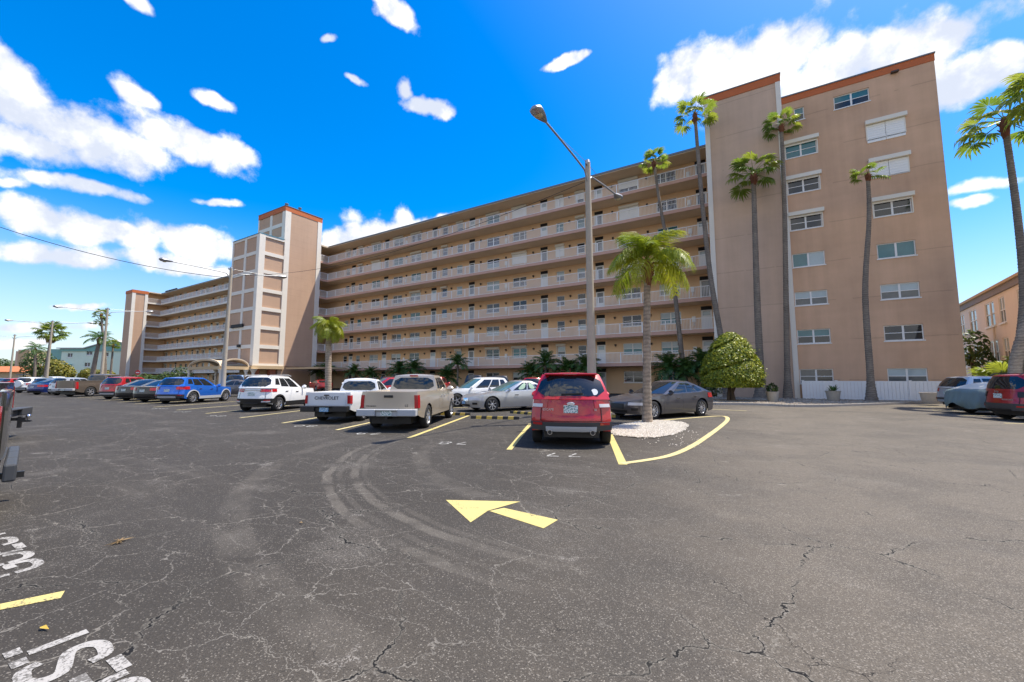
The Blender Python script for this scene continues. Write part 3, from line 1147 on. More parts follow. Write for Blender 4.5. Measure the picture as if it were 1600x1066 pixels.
def small(name, parent, mbf, m, loc):
    if name not in WM:
        mb = MB()
        mbf(mb)
        WM[name] = mb.mesh(name, m)
    return obj(name, WM[name], parent, loc, world=True)


def door_mesh(g):
    k = ('door', g)
    if k not in WM:
        mb = MB()
        w, h = 0.94, 2.05
        mb.box(-w / 2, -w / 2 + .09, 0.0, .09, 0.02, h).box(w / 2 - .09, w / 2, 0.0, .09, 0.02, h).box(-w / 2 + .09, w / 2 - .09, 0.0, .09, h - .1, h)
        mb.k = 1
        lo = 0.85 if g == 'glass' else (1.55 if g == 'solid' else 0.3)
        mb.box(-w / 2 + .09, w / 2 - .09, 0.03, .09, 0.02, lo)
        mb.k = 2
        mb.box(-w / 2 + .12, w / 2 - .12, 0.05, .09, lo, h - .12)
        mb.k = 1
        mb.box(-w / 2 + .09, -w / 2 + .15, 0.03, .09, lo, h - .1).box(w / 2 - .15, w / 2 - .09, 0.03, .09, lo, h - .1)
        WM[k] = mb.mesh('door', [M['frame'], M['door'], GL['glass_curtain' if g != 'solid' else 'glass_blind']])
        mb = MB()
        mb.box(-w / 2, w / 2, 0.04, 0.09, 0, 0.33)
        for j in range(4):
            mb.box(-w / 2 + .02, w / 2 - .02, 0.0, 0.04, 0.04 + j * .075, 0.075 + j * .075)
        WM['transom'] = mb.mesh('transom', M['dark'])
    return WM[k]


def door(parent, x, y, z, g):
    o = obj('door', door_mesh(g), parent, (x, y, z), world=True)
    obj('transom', WM['transom'], o, (0, 0, 2.07))
    return o


COLS = [('P', -7.12), ('P', -10.87), ('S', -16.26), ('S', -18.76), ('P', -24.11), ('P', -27.96), ('S', -33.29), ('S', -35.85), ('P', -41.21), ('P', -44.85), ('P', -49.59), ('S', -53.20), ('S', -56.3)]
DOORS = [-3.95, -14.15, -20.8, -31.26, -37.73, -47.3, -54.9]
LIGHTS = [-9.0, -12.6, -17.55, -22.2, -26.0, -29.8, -34.6, -39.2, -43.0, -51.6]
WZ, WH = 0.98, 1.12
holes = []
for f in range(8):
    for k, x in COLS:
        w = 1.92 if k == 'P' else 0.95
        if f == 0 and k == 'S':
            continue
        holes.append((round(x - w / 2, 3), round(x + w / 2, 3), round(FL[f] + WZ, 3), round(FL[f] + WZ + WH, 3)))
    for x in DOORS:
        holes.append((round(x - .47, 3), round(x + .47, 3), round(FL[f], 3), round(FL[f] + 2.42, 3)))
mb = MB()
wall_with_holes(mb, YW, -66.0, 2.4, 0.0, 22.52, holes, 0.15)
build('wall', mb, M['stucco_gallery'], bldg, world=True)
mb = MB().box(-66.0, 2.3, YW + .16, 54, 0, 22.5)
build('wall', mb, M['stucco'], bldg, world=True)

closed = {(7, 3), (7, 4), (6, 1), (5, 3), (5, 4), (6, 10)}
half = {(7, 1), (7, 2)}
boxed = {(7, 5), (7, 6), (7, 7), (7, 8), (7, 9), (7, 10), (7, 11), (6, 2), (6, 7), (6, 8), (6, 11), (4, 7), (4, 8), (1, 3), (1, 4), (1, 5), (1, 6), (7, 12)}
random.seed(5)
for f in range(8):
    for c, (k, x) in enumerate(COLS):
        if f == 0 and k == 'S':
            continue
        w = 1.92 if k == 'P' else 0.95
        g = random.choice([('glass',), ('glass',), ('glass', 'glass_curtain'), ('glass_curtain', 'glass_blind'), ('glass_teal', 'glass_teal'), ('glass', 'glass_blind'), ('glass_blind', 'glass')])
        if (f, c) in ((1, 0), (2, 0), (4, 5), (4, 6), (1, 1)):
            g = ('glass_teal', 'glass_blind')
        if (f, c) == (1, 10):
            g = ('glass_blind',)
        window(bldg, x, YW, FL[f] + WZ, w, WH, 'pair' if k == 'P' else 'single', g)
        if (f, c) in closed or (f, c) in half or (f, c) in boxed:
            shutter_box(bldg, x, YW, FL[f] + WZ + WH + .01, w + .16)
        if (f, c) in closed:
            shutter_curtain(bldg, x, YW, FL[f] + WZ, w + .03, WH)
        if (f, c) in half:
            shutter_curtain(bldg, x, YW, FL[f] + WZ + .42, w + .03, WH - .42)
    for d in DOORS:
        door(bldg, d, YW, FL[f], random.choice(['glass', 'solid', 'full', 'solid']))
    if f:
        for x in LIGHTS:
            small('wall_light', bldg, lambda b: b.box(-.09, .09, -.16, 0, 0, .16).box(-.05, .05, -.11, -.01, -.08, 0), M['lampm'], (x, YW, FL[f] + 1.9))
        for x in (-5.05, -25.95, -43.1):
            small('meter_box', bldg, lambda b: b.box(-.16, .16, -.15, 0, 0, .5).box(-.05, .05, -.08, 0, -.35, 0), M['frame'], (x, YW, FL[f] + 1.0))

# balcony slabs and railings
for f in range(1, 8):
    z = FL[f]
    mb = MB().box(-66, XL - .01, YR - .06, YW - .005, z - .26, z).box(-66, XT + .02, 38.06, YR - .065, z - .26, z)
    mb.k = 1
    mb.box(XT + .06, XL - .01, YR - .11, YR - .062, z - .28, z + .02)
    mb.box(XT + .022, XT + .06, 38.06, YR - .11, z - .28, z + .02)
    build('balcony_slab', mb, [M['soffit'], M['salmon']], bldg, world=True)


def railing(parent, runs, z, pitch=0.125, post=2.15, thick=0.025):
    mb = MB()
    for a, b in runs:
        a, b = Vector((*a, 0)), Vector((*b, 0))
        L = (b - a).length
        d = (b - a) / L
        zz = Vector((0, 0, 1))
        mb.bar(a + zz * (z + 1.05), b + zz * (z + 1.05), .06, .05)
        mb.bar(a + zz * (z + .10), b + zz * (z + .10), .04, .04)
        n = max(1, round(L / post))
        for k in range(n + 1):
            p = a + d * min(max(L * k / n, .03), L - .03)
            mb.bar(p + zz * z, p + zz * (z + 1.08), .06, .06)
        n = int(L / pitch)
        for k in range(1, n):
            p = a + d * (L * k / n)
            i = len(mb.v)
            t = thick / 2
            for q in (z + .12, z + 1.03):
                mb.v += [(p.x - t, p.y - t, q), (p.x + t, p.y - t, q), (p.x + t, p.y + t, q), (p.x - t, p.y + t, q)]
            for q in ((0, 1, 5, 4), (1, 2, 6, 5), (2, 3, 7, 6), (3, 0, 4, 7)):
                mb.face(*[i + e for e in q])
    return build('railing', mb, M['rail'], parent, world=True)


for f in range(1, 8):
    railing(bldg, [((XL, YR), (XT, YR)), ((XT, YR), (XT, 38.08))], FL[f])
# roof slab with thin edge
mb = MB().box(-66, XL - .01, YR - .12, 54.5, 22.53, 22.76).box(-66, XT + .1, 38.06, YR - .125, 22.53, 22.76)
mb.k = 1
mb.box(-66, XL - .01, YR - .17, YR - .121, 22.60, 22.80)
mb.box(-66, XL - .01, YR - .121, 54.5, 22.763, 22.80)
build('roof', mb, [M['soffit'], M['flash']], bldg, world=True)

# ---- end block: shaft and windowed wing
mb = MB().box(XL, 2.45, 36.25, 52, 0, 24.62)
build('wall', mb, M['stucco'], bldg, world=True)
mb = MB().box(XL - .03, 2.48, 36.21, 52.03, 24.63, 25.25)
mb.k = 1
mb.box(XL - .07, 2.52, 36.17, 52.07, 25.252, 25.34)
build('roof_band', mb, [M['orange'], M['flash']], bldg, world=True)
mb = MB().box(XL - .002, XL + .36, 36.17, 36.248, 0, 24.62)
build('corner_trim', mb, M['trim'], bldg, world=True)
mb = MB().box(2.13, 2.454, 36.17, 36.248, 0, 24.62)
build('corner_trim', mb, M['trim'], bldg, world=True)
YB = 36.33
BX1 = 11.0
wl_ = []     # x centre, sill z, w, h, style, panes, shutter
for k, (zs, gl, sh) in enumerate([(1.16, ('glass_curtain', 'glass_curtain', 'glass', 'glass'), ''), (4.05, ('glass', 'glass_teal'), ''), (6.87, ('glass_curtain', 'glass_blind'), ''), (9.76, ('glass_teal', 'glass_blind'), ''), (12.6, ('glass',), 'box'), (15.44, ('glass',), 'box'), (18.26, ('glass_teal', 'glass_teal'), 'box')]):
    wl_.append((3.48, zs, 1.95, 1.04, 'slide' if k == 3 else 'pair', gl, sh))
for k, (zs, gl, sh) in enumerate([(1.16, ('glass_curtain', 'glass_blind'), ''), (4.03, ('glass',), ''), (6.85, ('glass_curtain', 'glass_blind'), ''), (9.68, ('glass_teal', 'glass_teal'), ''), (12.62, ('glass',), 'box'), (15.45, ('glass',), 'closed'), (18.26, ('glass',), 'closed')]):
    wl_.append((8.29, zs, 1.95, 1.04, 'slide' if k == 3 else 'pair', gl, sh))
wl_.append((3.53, 21.12, 0.62, 1.0, 'single', ('glass', 'glass_teal'), ''))
wl_.append((6.62, 21.15, 2.0, 1.0, 'pair', ('glass', 'glass_teal'), ''))
mb = MB()
wall_with_holes(mb, YB, 2.452, BX1, 0.0, 22.72, [(round(x - w / 2, 3), round(x + w / 2, 3), z, round(z + h, 3)) for x, z, w, h, *_ in wl_], 0.15)
build('wall', mb, M['stucco_wing'], bldg, world=True)
mb = MB().box(2.46, BX1 - .001, YB + .16, 53, 0, 22.72)
build('wall', mb, M['stucco_wing'], bldg, world=True)
mb = MB().box(2.46, BX1 + .03, YB - .03, 53.03, 22.73, 23.22)
mb.k = 1
mb.box(2.46, BX1 + .08, YB - .08, 53.08, 23.222, 23.31)
build('roof_band', mb, [M['orange'], M['flash']], bldg, world=True)
for x, z, w, h, st, gl, sh in wl_:
    window(bldg, x, YB, z, w, h, st, gl)
    if sh:
        mb = MB()
        mb.box(x - w / 2 - .08, x + w / 2 + .14, YB - .26, YB - .002, z + h + .03, z + h + .31)
        mb.box(x - w / 2 - .06, x - w / 2, YB - .06, YB - .002, z - .02, z + h + .028).box(x + w / 2, x + w / 2 + .06, YB - .06, YB - .002, z - .02, z + h + .028)
        build('shutter_box', mb, M['housing'], bldg, world=True)
    if sh == 'closed':
        shutter_curtain(bldg, x, YB, z - .05 - (0.2 if z > 18 else 0), w + .04, h + .06 + (0.2 if z > 18 else 0))
    if sh == 'box':
        mb = MB().box(x - w / 2, x + w / 2, YB - .03, YB + .028, z + h - .10, z + h + .02)
        build('roller_shutter', mb, M['shutter'], bldg, world=True)
small('roof_drain', bldg, lambda b: b.box(-.2, .2, -.22, 0, 0, .1), M['lampm'], (9.0, YB - .04, 22.6))

# ---- stair and lift tower
TX = -66.15
tow = obj('stair_tower', MB().box(TX + .1, XT - .1, 32.3, 38.0, 0.0, 26.25).mesh('stair_tower', M['panel']), bldg, world=True)
mb = MB().box(TX, XT + .05, 32.15, 38.1, 26.26, 26.98)
mb.k = 1
mb.box(TX - .05, XT + .1, 32.1, 38.15, 26.982, 27.06)
build('roof_band', mb, [M['orange'], M['flash']], tow)
mb = MB().box(XT - .098, XT, 33.05, 37.35, 3.3, 26.25)
build('wall_panel', mb, M['panel'], tow)
mb = MB()
mb.box(XT - .1, XT + .06, 37.352, 38.06, 0, 26.25)
mb.box(XT - .1, XT + .06, 32.2, 33.048, 21.9, 26.25)
for a, b in ((TX, TX + .3), (-62.75, -62.15), (XT - .75, XT - .102)):
    mb.box(a, b, 32.18, 32.298, 21.0, 26.25)
for z in (24.0, 21.9):
    mb.box(TX + .302, -62.752, 32.2, 32.298, z, z + .55).box(-62.148, XT - .752, 32.2, 32.298, z, z + .55)
build('trim_frame', mb, M['trim'], tow)
for a, b in ((TX + .302, -62.752), (-62.148, XT - .752)):
    for z0, z1 in ((22.46, 23.99), (24.56, 26.24)):
        build('wall_panel', MB().box(a, b, 32.25, 32.298, z0, z1), M['panel'], tow)
# stair block in front: framed panels, seven storeys, open below
sb = obj('stair_block', MB().box(TX + .2, XT - .2, 29.0, 32.29, 3.4, 21.7).mesh('stair_block', M['panel']), bldg, world=True)
mb = MB()
lv = [3.3 + k * (21.75 - 3.3) / 7 for k in range(8)]
for k, z in enumerate(lv):
    h = .5 if 0 < k < 7 else .3
    z0, z1 = (z - h / 2, z + h / 2) if 0 < k < 7 else ((z, z + h) if k == 0 else (z - h, z))
    mb.box(TX + .4, XT - .72, 28.82, 28.998, z0, z1)
    mb.box(XT - .198, XT + .04, 29.6, 32.3, z0, z1)
mb.box(TX, TX + .398, 28.8, 29.0, 3.3, 21.75).box(-62.65, -62.1, 28.81, 28.998, 3.3, 21.75).box(XT - .718, XT + .06, 28.8, 29.598, 3.3, 21.75)
mb.box(XT - .198, XT + .06, 32.302, 33.04, 3.3, 21.9)
build('trim_frame', mb, M['trim'], sb)
build('roof_cap', MB().box(TX - .03, XT + .08, 28.76, 32.14, 21.752, 21.84), M['teal_edge'], sb)
for k in range(7):
    z0, z1 = lv[k] + .26, lv[k + 1] - .26
    for a, b in ((TX + .4, -62.652), (-62.098, XT - .72)):
        build('wall_panel', MB().box(a, b, 28.9, 28.998, z0, z1), M['panel'], sb)
    build('wall_panel', MB().box(XT - .198, XT - .1, 29.6, 32.3, z0, z1), M['panel'], sb)
# dark name board on the front of the stair block and a small lamp box below
build('name_board', MB().box(-64.9, -61.6, 28.62, 28.80, 8.75, 9.2), M['dark'], sb)
build('lamp_box', MB().box(-62.75, -62.0, 28.6, 28.8, 5.9, 6.3), M['dark'], sb)
# ground floor under the tower
mb = MB().box(TX, XT + .3, 28.6, 33.0, 2.85, 3.28)
build('entrance_beam', mb, M['beige'], bldg, world=True)
build('entrance_wall', MB().box(TX + .3, XT - 1.4, 30.6, 32.28, 0, 2.84), M['beige'], bldg, world=True)
for x, y in ((XT - .4, 29.4), (XT - .4, 31.6)):
    mb = MB()
    for j in range(14):
        for q in range(2):
            o_ = .0 if j % 2 else .2
            mb.box(x - .38, x + .38, y - .4 + q * .4 + .01, y - .4 + q * .4 + .39, j * .2 + .005, j * .2 + .19)
    mb.box(x - .36, x + .36, y - .38, y + .38, 0, 2.83)
    build('brick_pier', mb, M['brick'], bldg, world=True)
build('entrance_column', MB().lathe([(.32, 0), (.3, .1), (.2, .2), (.19, 2.2), (.3, 2.5), (.55, 2.84)], 14, (XT + .2, 28.9, 0)), M['trim'], bldg, smooth=35, world=True)
build('entrance_beam', MB().box(XT + .301, XT + 8, 33.2, 37.8, 2.85, 3.1), M['beige'], bldg, world=True)
# small pipes on the tower roof
for x, y in ((-59.2, 32.6), (-58.95, 34.5), (-60.5, 33.2)):
    build('roof_vent', MB().lathe([(.18, 0), (.18, .35), (.26, .36), (.26, .5), (.05, .6)], 10, (x, y, 27.06)), M['flash'], bldg, world=True)

# ---- far wing beyond the tower
YR2, YW2, XE = 40.2, 42.2, -126.9
holes = []
wx = [-127.5 + 2.9 * k for k in range(15)]
for f in range(8):
    for k, x in enumerate(wx):
        if k % 3 == 2:
            holes.append((round(x - .47, 3), round(x + .47, 3), round(FL[f], 3), round(FL[f] + 2.42, 3)))
        else:
            holes.append((round(x - .7, 3), round(x + .7, 3), round(FL[f] + WZ, 3), round(FL[f] + WZ + WH, 3)))
mb = MB()
wall_with_holes(mb, YW2, -131.2, -84.0, 0, 22.52, holes, .15)
build('wall', mb, M['stucco_gallery'], bldg, world=True)
build('wall', MB().box(-131.2, -66.1, YW2 + .16, 54, 0, 22.5), M['stucco'], bldg, world=True)
random.seed(9)
for f in range(8):
    for k, x in enumerate(wx):
        if k % 3 == 2:
            door(bldg, x, YW2, FL[f], random.choice(['glass', 'solid', 'full']))
        else:
            window(bldg, x, YW2, FL[f] + WZ, 1.4, WH, 'pair', random.choice([('glass',), ('glass',), ('glass_curtain', 'glass_blind')]))
            if random.random() < (.85 if f > 5 else .25):
                shutter_box(bldg, x, YW2, FL[f] + WZ + WH + .01, 1.5)
    if f:
        z = FL[f]
        mb = MB().box(-131, -84, YR2 - .06, YW2 - .005, z - .26, z).box(-131, XE, 37.5, YR2 - .065, z - .26, z)
        mb.k = 1
        mb.box(XE + .05, -84, YR2 - .11, YR2 - .062, z - .28, z + .02).box(XE + .002, XE + .05, 37.5, YR2 - .11, z - .28, z + .02)
        build('balcony_slab', mb, [M['soffit'], M['trim']], bldg, world=True)
        railing(bldg, [((-84, YR2), (XE, YR2)), ((XE, YR2), (XE, 37.5))], z, .16, 2.2, .03)
mb = MB().box(-131.2, -66.2, YR2 - .12, 54.5, 22.53, 22.76).box(-131.2, XE + .1, 37.5, YR2 - .125, 22.53, 22.76)
mb.k = 1
mb.box(-131.2, -66.2, YR2 - .17, YR2 - .121, 22.6, 22.8)
mb.box(-131.2, -66.2, YR2 - .121, 54.5, 22.763, 22.8)
build('roof', mb, [M['soffit'], M['flash']], bldg, world=True)
build('wall', MB().box(-131.15, -128.9, 37.52, 42.1, 0, 22.5), M['stucco_gallery'], bldg, world=True)
build('end_tower', MB().box(-131.2, XE - .05, 34.6, 37.5, 0, 22.0), M['panel'], bldg, world=True)
mb = MB().box(XE - .048, XE + .05, 34.56, 35.2, 0, 22.0).box(XE - .048, XE + .05, 36.95, 37.5, 0, 22.0)
build('corner_trim', mb, M['trim'], bldg, world=True)
build('roof_band', MB().box(-131.25, XE + .08, 34.5, 37.6, 22.01, 22.75), M['orange'], bldg, world=True)
random.seed(3)
for k in range(9):
    x = XE + .2 + k * .75
    y = 40.9
    build('roof_vent', MB().lathe([(.14, 0), (.14, rnd(.2, .55)), (.24, rnd(.6, .7)), (.02, .8)], 8, (x, y, 22.8)), M['dark'], bldg, world=True)

# ---- vaulted entrance canopy before the tower
can = thing('entrance_canopy', 'pale vaulted drop-off canopy with white arches at the foot of the stair tower', 'canopy', (-66, 24.5, 0))
x0, x1, y0, y1, zb, rise = -68.2, -58.9, 25.2, 28.5, 3.0, 1.15
rows = []
for i in range(25):
    u = i / 24
    row = []
    for j in range(25):
        v = j / 24
        a1 = sqrt(max(0, 1 - (2 * u - 1) ** 2))
        a2 = sqrt(max(0, 1 - (2 * v - 1) ** 2))
        row.append((x0 + (x1 - x0) * u, y0 + (y1 - y0) * v, zb + rise * max(a1 * .9, a2 * .9)))
    rows.append(row)
mb = MB()
mb.grid(rows)
mb.grid([[(p[0], p[1], p[2] - .14) for p in r][::-1] for r in rows])
for edge_ in (rows[0], rows[-1], [r[0] for r in rows], [r[-1] for r in rows]):
    mb.grid([edge_, [(p[0], p[1], p[2] - .14) for p in edge_]])
build('vault', mb, M['soffit'], can, smooth=40, world=True)
mb = MB()
for edge_ in ([(p[0] + .03, p[1], p[2] + .06) for p in rows[-1]], [(r[0][0], r[0][1] - .03, r[0][2] + .06) for r in rows]):
    for k in range(len(edge_) - 1):
        mb.bar(edge_[k], edge_[k + 1], .16, .16)
build('arch_rim', mb, M['soffit'], can, world=True)
mb = MB().box(x0, x1, y0 - .15, y0 + .15, 2.72, 3.12).box(x1 - .15, x1 + .15, y0 + .152, y1, 2.72, 3.12).box(x0, x1 - .152, y1 - .3, y1, 2.72, 3.12)
build('beam', mb, M['beige'], can, world=True)
for x, y in ((x0 + .2, y0), (x1, y0), (x0 + .2, y1), (x1, y1 - .3)):
    build('column', MB().lathe([(.3, 0), (.3, .15), (.17, .25), (.17, 2.3), (.36, 2.72)], 14, (x, y, 0)), M['trim'], can, smooth=35, world=True)

# ================================================================== white fence before the end wall
fn = thing('vinyl_fence', 'white vinyl board fence along the foot of the brown end wall', 'fence', (2.6, 35.85, 0.09))
x, k = 2.62, 0
bm_ = MB().box(0.006, .186, -.02, .02, .08, 1.18).mesh('board', M['fence'])
while x < 11.2:
    obj('board', bm_, fn, (x - 2.6, 0, 0))
    x += .19
pm_ = MB().box(-.065, .065, -.06, .06, 0, 1.27).box(-.085, .085, -.08, .08, 1.272, 1.31).mesh('post', M['fence'])
for x in (2.62, 4.5, 6.4, 8.25, 10.1, 11.25):
    obj('post', pm_, fn, (x - 2.6, -.045, 0))
rm_ = MB().box(0, 8.65, -.035, .035, 1.18, 1.26).box(0, 8.65, -.035, .035, .0, .08).mesh('rail', M['fence'])
obj('rail', rm_, fn, (0, 0.012, 0))

# ================================================================== lamp posts


def lamp_post(base, label, h=9.3, lean=(0, 0), arms=((-3.95, .12), (3.8, .68))):
    t = thing('lamp_post', label, 'lamp post', base, 0, 'twin-arm lamp posts down the car park')
    lx, ly = lean
    top = Vector((lx, ly, h))
    pts = [Vector((lx, ly, h)) * k for k in (0, .25, .5, .75, 1)]
    build('pole', MB().tube(pts, [.17, .15, .13, .112, .095], 12), M['concrete'], t, smooth=50)
    mb = MB().tube([top, top + Vector((0, 0, .12))], [.1, .07], 10)
    mb.box(lx - .03, lx + .03, ly - .16, ly + .16, h - .12, h - .05)
    mb.tube([top + Vector((0, -.16, -.1)), top + Vector((0, -.16, .03))], .04, 8).tube([top + Vector((0, .16, -.1)), top + Vector((0, .16, .03))], .04, 8)
    build('pole_cap', mb, M['galv'], t, smooth=40)
    for dy, dz in arms:
        s = 1 if dy > 0 else -1
        z0 = h - .45
        pts = [Vector((lx, ly + s * .1, z0 - .25)), Vector((lx, ly + s * .28, z0 + .02)), Vector((lx, ly + s * .6, z0 + dz * .12 + .06)), Vector((lx, ly + dy * .5, z0 + dz * .5 + .05)), Vector((lx, ly + dy * .86, z0 + dz * .9))]
        arm = build('lamp_arm', MB().tube(smooth_path([tuple(p) for p in pts], 4), .032, 8), M['galv'], t, smooth=60)
        build('stay_wire', MB().tube([top + Vector((0, s * .1, -.02)), Vector((lx, ly + dy * .66, z0 + dz * .67 + .05))], .008, 5), M['galv'], arm)
        hd = Vector((lx, ly + dy * .86, z0 + dz * .9))
        mb = MB()
        rows = []
        L = .72
        for k in range(9):
            u = k / 8
            w = .055 + .135 * sin(min(1, u * 1.25) * pi / 2) * (1 if u < .8 else sqrt(max(0.02, 1 - ((u - .8) / .2) ** 2)))
            hh = w * .62
            yy = hd.y + s * L * u
            zz = hd.z + dz * .1 * u
            rows.append([(lx + w * cos(2 * pi * j / 12), yy, zz + hh * sin(2 * pi * j / 12)) for j in range(12)] + [(lx + w, yy, zz)])
        mb.grid(rows)
        mb.poly(rows[0][:12])
        mb.poly(rows[-1][:12][::-1])
        hdo = build('lamp_head', mb, M['galv'], arm, smooth=60)
        mb = MB()
        mb.lathe([(.001, -.12), (.08, -.11), (.125, -.06), (.135, 0)], 14, (lx, hd.y + s * L * .62, hd.z + dz * .06 - .03), cap=False)
        build('lamp_lens', mb, M['lens'], arm, smooth=60)
    return t


lamp_post((-4.92, 13.38, 0), 'tallest concrete lamp post, rising behind the red SUV by the gravel island', 9.25, (-.02, .02))
lamp_post((-32.3, 14.0, 0), 'concrete lamp post before the stair tower, just behind the bright blue SUV', 9.4, (.15, 0))
lamp_post((-61.9, 14.9, 0), 'concrete lamp post standing before the mint green house', 9.3)
lamp_post((-81.9, 14.4, 0), 'slim lamp post beside the bushy fan palm far down the row', 9.3)
lamp_post((-113.5, 15.6, 0), 'farthest lamp post, near the terracotta roof at the left', 9.3)


def cable(a, b, sag, name, label, r=.010):
    a, b = Vector(a), Vector(b)
    pts = []
    for k in range(25):
        u = k / 24
        p = a.lerp(b, u)
        p.z -= sag * 4 * u * (1 - u)
        pts.append(p)
    return tag(build(name, MB().tube(pts, r, 5), M['wire']), label, 'cable')


cable((-4.94, 13.4, 8.6), (-32.1, 14.0, 9.0), 1.1, 'overhead_cable', 'thin overhead cable sagging between the tallest lamp post and the next one')
cable((-32.1, 14.0, 8.7), (-40.0, 4.0, 11.0), 0.5, 'overhead_cable', 'dark overhead cable running out of view to the left of the second lamp post', .02)

# ================================================================== palms


def fan_leaf(seed, pet=1.12, rad=.84):
    rg = random.Random(seed)
    mb = MB()
    k0 = 0
    sag = rg.uniform(.10, .3)

    def curve(r, a, dz=0):
        x, y = pet + r * cos(a), r * sin(a)
        return Vector((x, y, -sag * (x / (pet + rad)) ** 2 * .8 + dz - .22 * (abs(a) / 2) ** 2 * r))
    mb.tube([(0, 0, 0), (pet * .5, 0, -.02), (pet, 0, -.05)], [.028, .02, .014], 4)
    n = 17
    for i in range(n):
        a = -1.95 + 3.9 * i / (n - 1) + rg.uniform(-.04, .04)
        da = 3.9 / n * .6
        r = rad * (.78 + .22 * cos(a * .7)) * rg.uniform(.9, 1.06)
        fold = .05
        p0 = curve(.04, a)
        pm1, pm2, pmc = curve(r * .55, a - da), curve(r * .55, a + da), curve(r * .55, a, fold)
        q1, q2 = curve(r * .82, a - da * .55), curve(r * .82, a + da * .55)
        q1.z -= .05
        q2.z -= .05
        tip = curve(r, a)
        tip.z -= rg.uniform(.12, .42) * rad
        tip = tip * 1.0
        i0 = [mb.pt(p) for p in (p0, pm1, pmc, pm2, q1, q2, tip)]
        mb.face(i0[0], i0[1], i0[2])
        mb.face(i0[0], i0[2], i0[3])
        mb.face(i0[1], i0[4], i0[2])
        mb.face(i0[2], i0[5], i0[3])
        mb.face(i0[2], i0[4], i0[6], i0[5])
    return mb


def pinnate_leaf(seed, L=2.6, lf=.55, droop=1.0, n=34, up=.4, hang=.7, w=.035, plum=.25):
    rg = random.Random(seed)
    mb = MB()

    def rach(t):
        return Vector((L * (t - .18 * droop * t * t), 0, L * (up * t - droop * .62 * t * t)))
    pts = [rach(k / 10) for k in range(11)]
    mb.tube(pts, [.03 * (1 - .85 * k / 10) + .004 for k in range(11)], 4)
    for i in range(n):
        t = .14 + .86 * i / (n - 1)
        p = rach(t)
        d = (rach(min(1, t + .02)) - rach(t - .02)).normalized()
        ln = lf * (sin(pi * (.15 + .8 * t)) * .8 + .25) * rg.uniform(.85, 1.1)
        for s in (-1, 1):
            sw = Vector((0, s, 0))
            out = (sw * (.85) + d * .55 + Vector((0, 0, rg.uniform(-plum, plum)))).normalized()
            m1 = p + out * ln * .5 + Vector((0, 0, -hang * ln * .12))
            e = p + out * ln * .9 + Vector((0, 0, -hang * ln * rg.uniform(.5, .75)))
            wv = d * w
            i0 = [mb.pt(q) for q in (p - wv * .5, p + wv * .5, m1 + wv, m1 - wv, e)]
            mb.face(i0[0], i0[1], i0[2], i0[3])
            mb.face(i0[3], i0[2], i0[4])
    return mb


FAN = [fan_leaf(k).mesh('frond', M['fan']) for k in range(5)]
QUEEN = [pinnate_leaf(20 + k, 2.35, .70, 1.15 + .2 * k, 76, .55 + .06 * k, 1.15, .019, .45).mesh('frond', M['queen']) for k in range(4)]
QUEENG = [pinnate_leaf(30 + k, 2.6, .6, 1.05, 36, .5, .9, .03).mesh('frond', M['date']) for k in range(3)]
DATE = [pinnate_leaf(40 + k, 1.5, .34, .95 + .1 * k, 30, .62, .35, .022, .4).mesh('frond', M['date']) for k in range(4)]
DRY = [fan_leaf(60 + k, .6, .8).mesh('dead_frond', M['dryleaf']) for k in range(2)]


def trunk(parent, pts, r0, r1, m, flare=1.5, n=10, ring=.0):
    P = smooth_path([tuple(p) for p in pts], 7)
    L = len(P)
    rad = []
    for k in range(L):
        t = k / (L - 1)
        r = r0 + (r1 - r0) * min(1, t * 1.3)
        if t < .09:
            r *= 1 + (flare - 1) * (1 - t / .09) ** 2
        rad.append(r * (1 + ring * (random.random() - .5)))
    return build('trunk', MB().tube(P, rad, n), M[m], parent, smooth=75)


def ringed_trunk(parent, pts, r0, r1, m, flare, step=.16):
    P = smooth_path([tuple(p) for p in pts], 10)
    Q, rad = [], []
    tot = sum((P[k + 1] - P[k]).length for k in range(len(P) - 1))
    acc = 0
    for k in range(len(P) - 1):
        seg = (P[k + 1] - P[k]).length
        n = max(1, int(seg / (step / 2)))
        for j in range(n):
            t = (acc + seg * j / n) / tot
            Q.append(P[k].lerp(P[k + 1], j / n))
            r = r0 + (r1 - r0) * t
            if t < .12:
                r *= 1 + (flare - 1) * (1 - t / .12) ** 2
            rad.append(r * (1.05 if len(Q) % 2 else .965) * rnd(.975, 1.025))
        acc += seg
    Q.append(P[-1])
    rad.append(r1)
    return build('trunk', MB().tube(Q, rad, 12), M[m], parent, smooth=40)


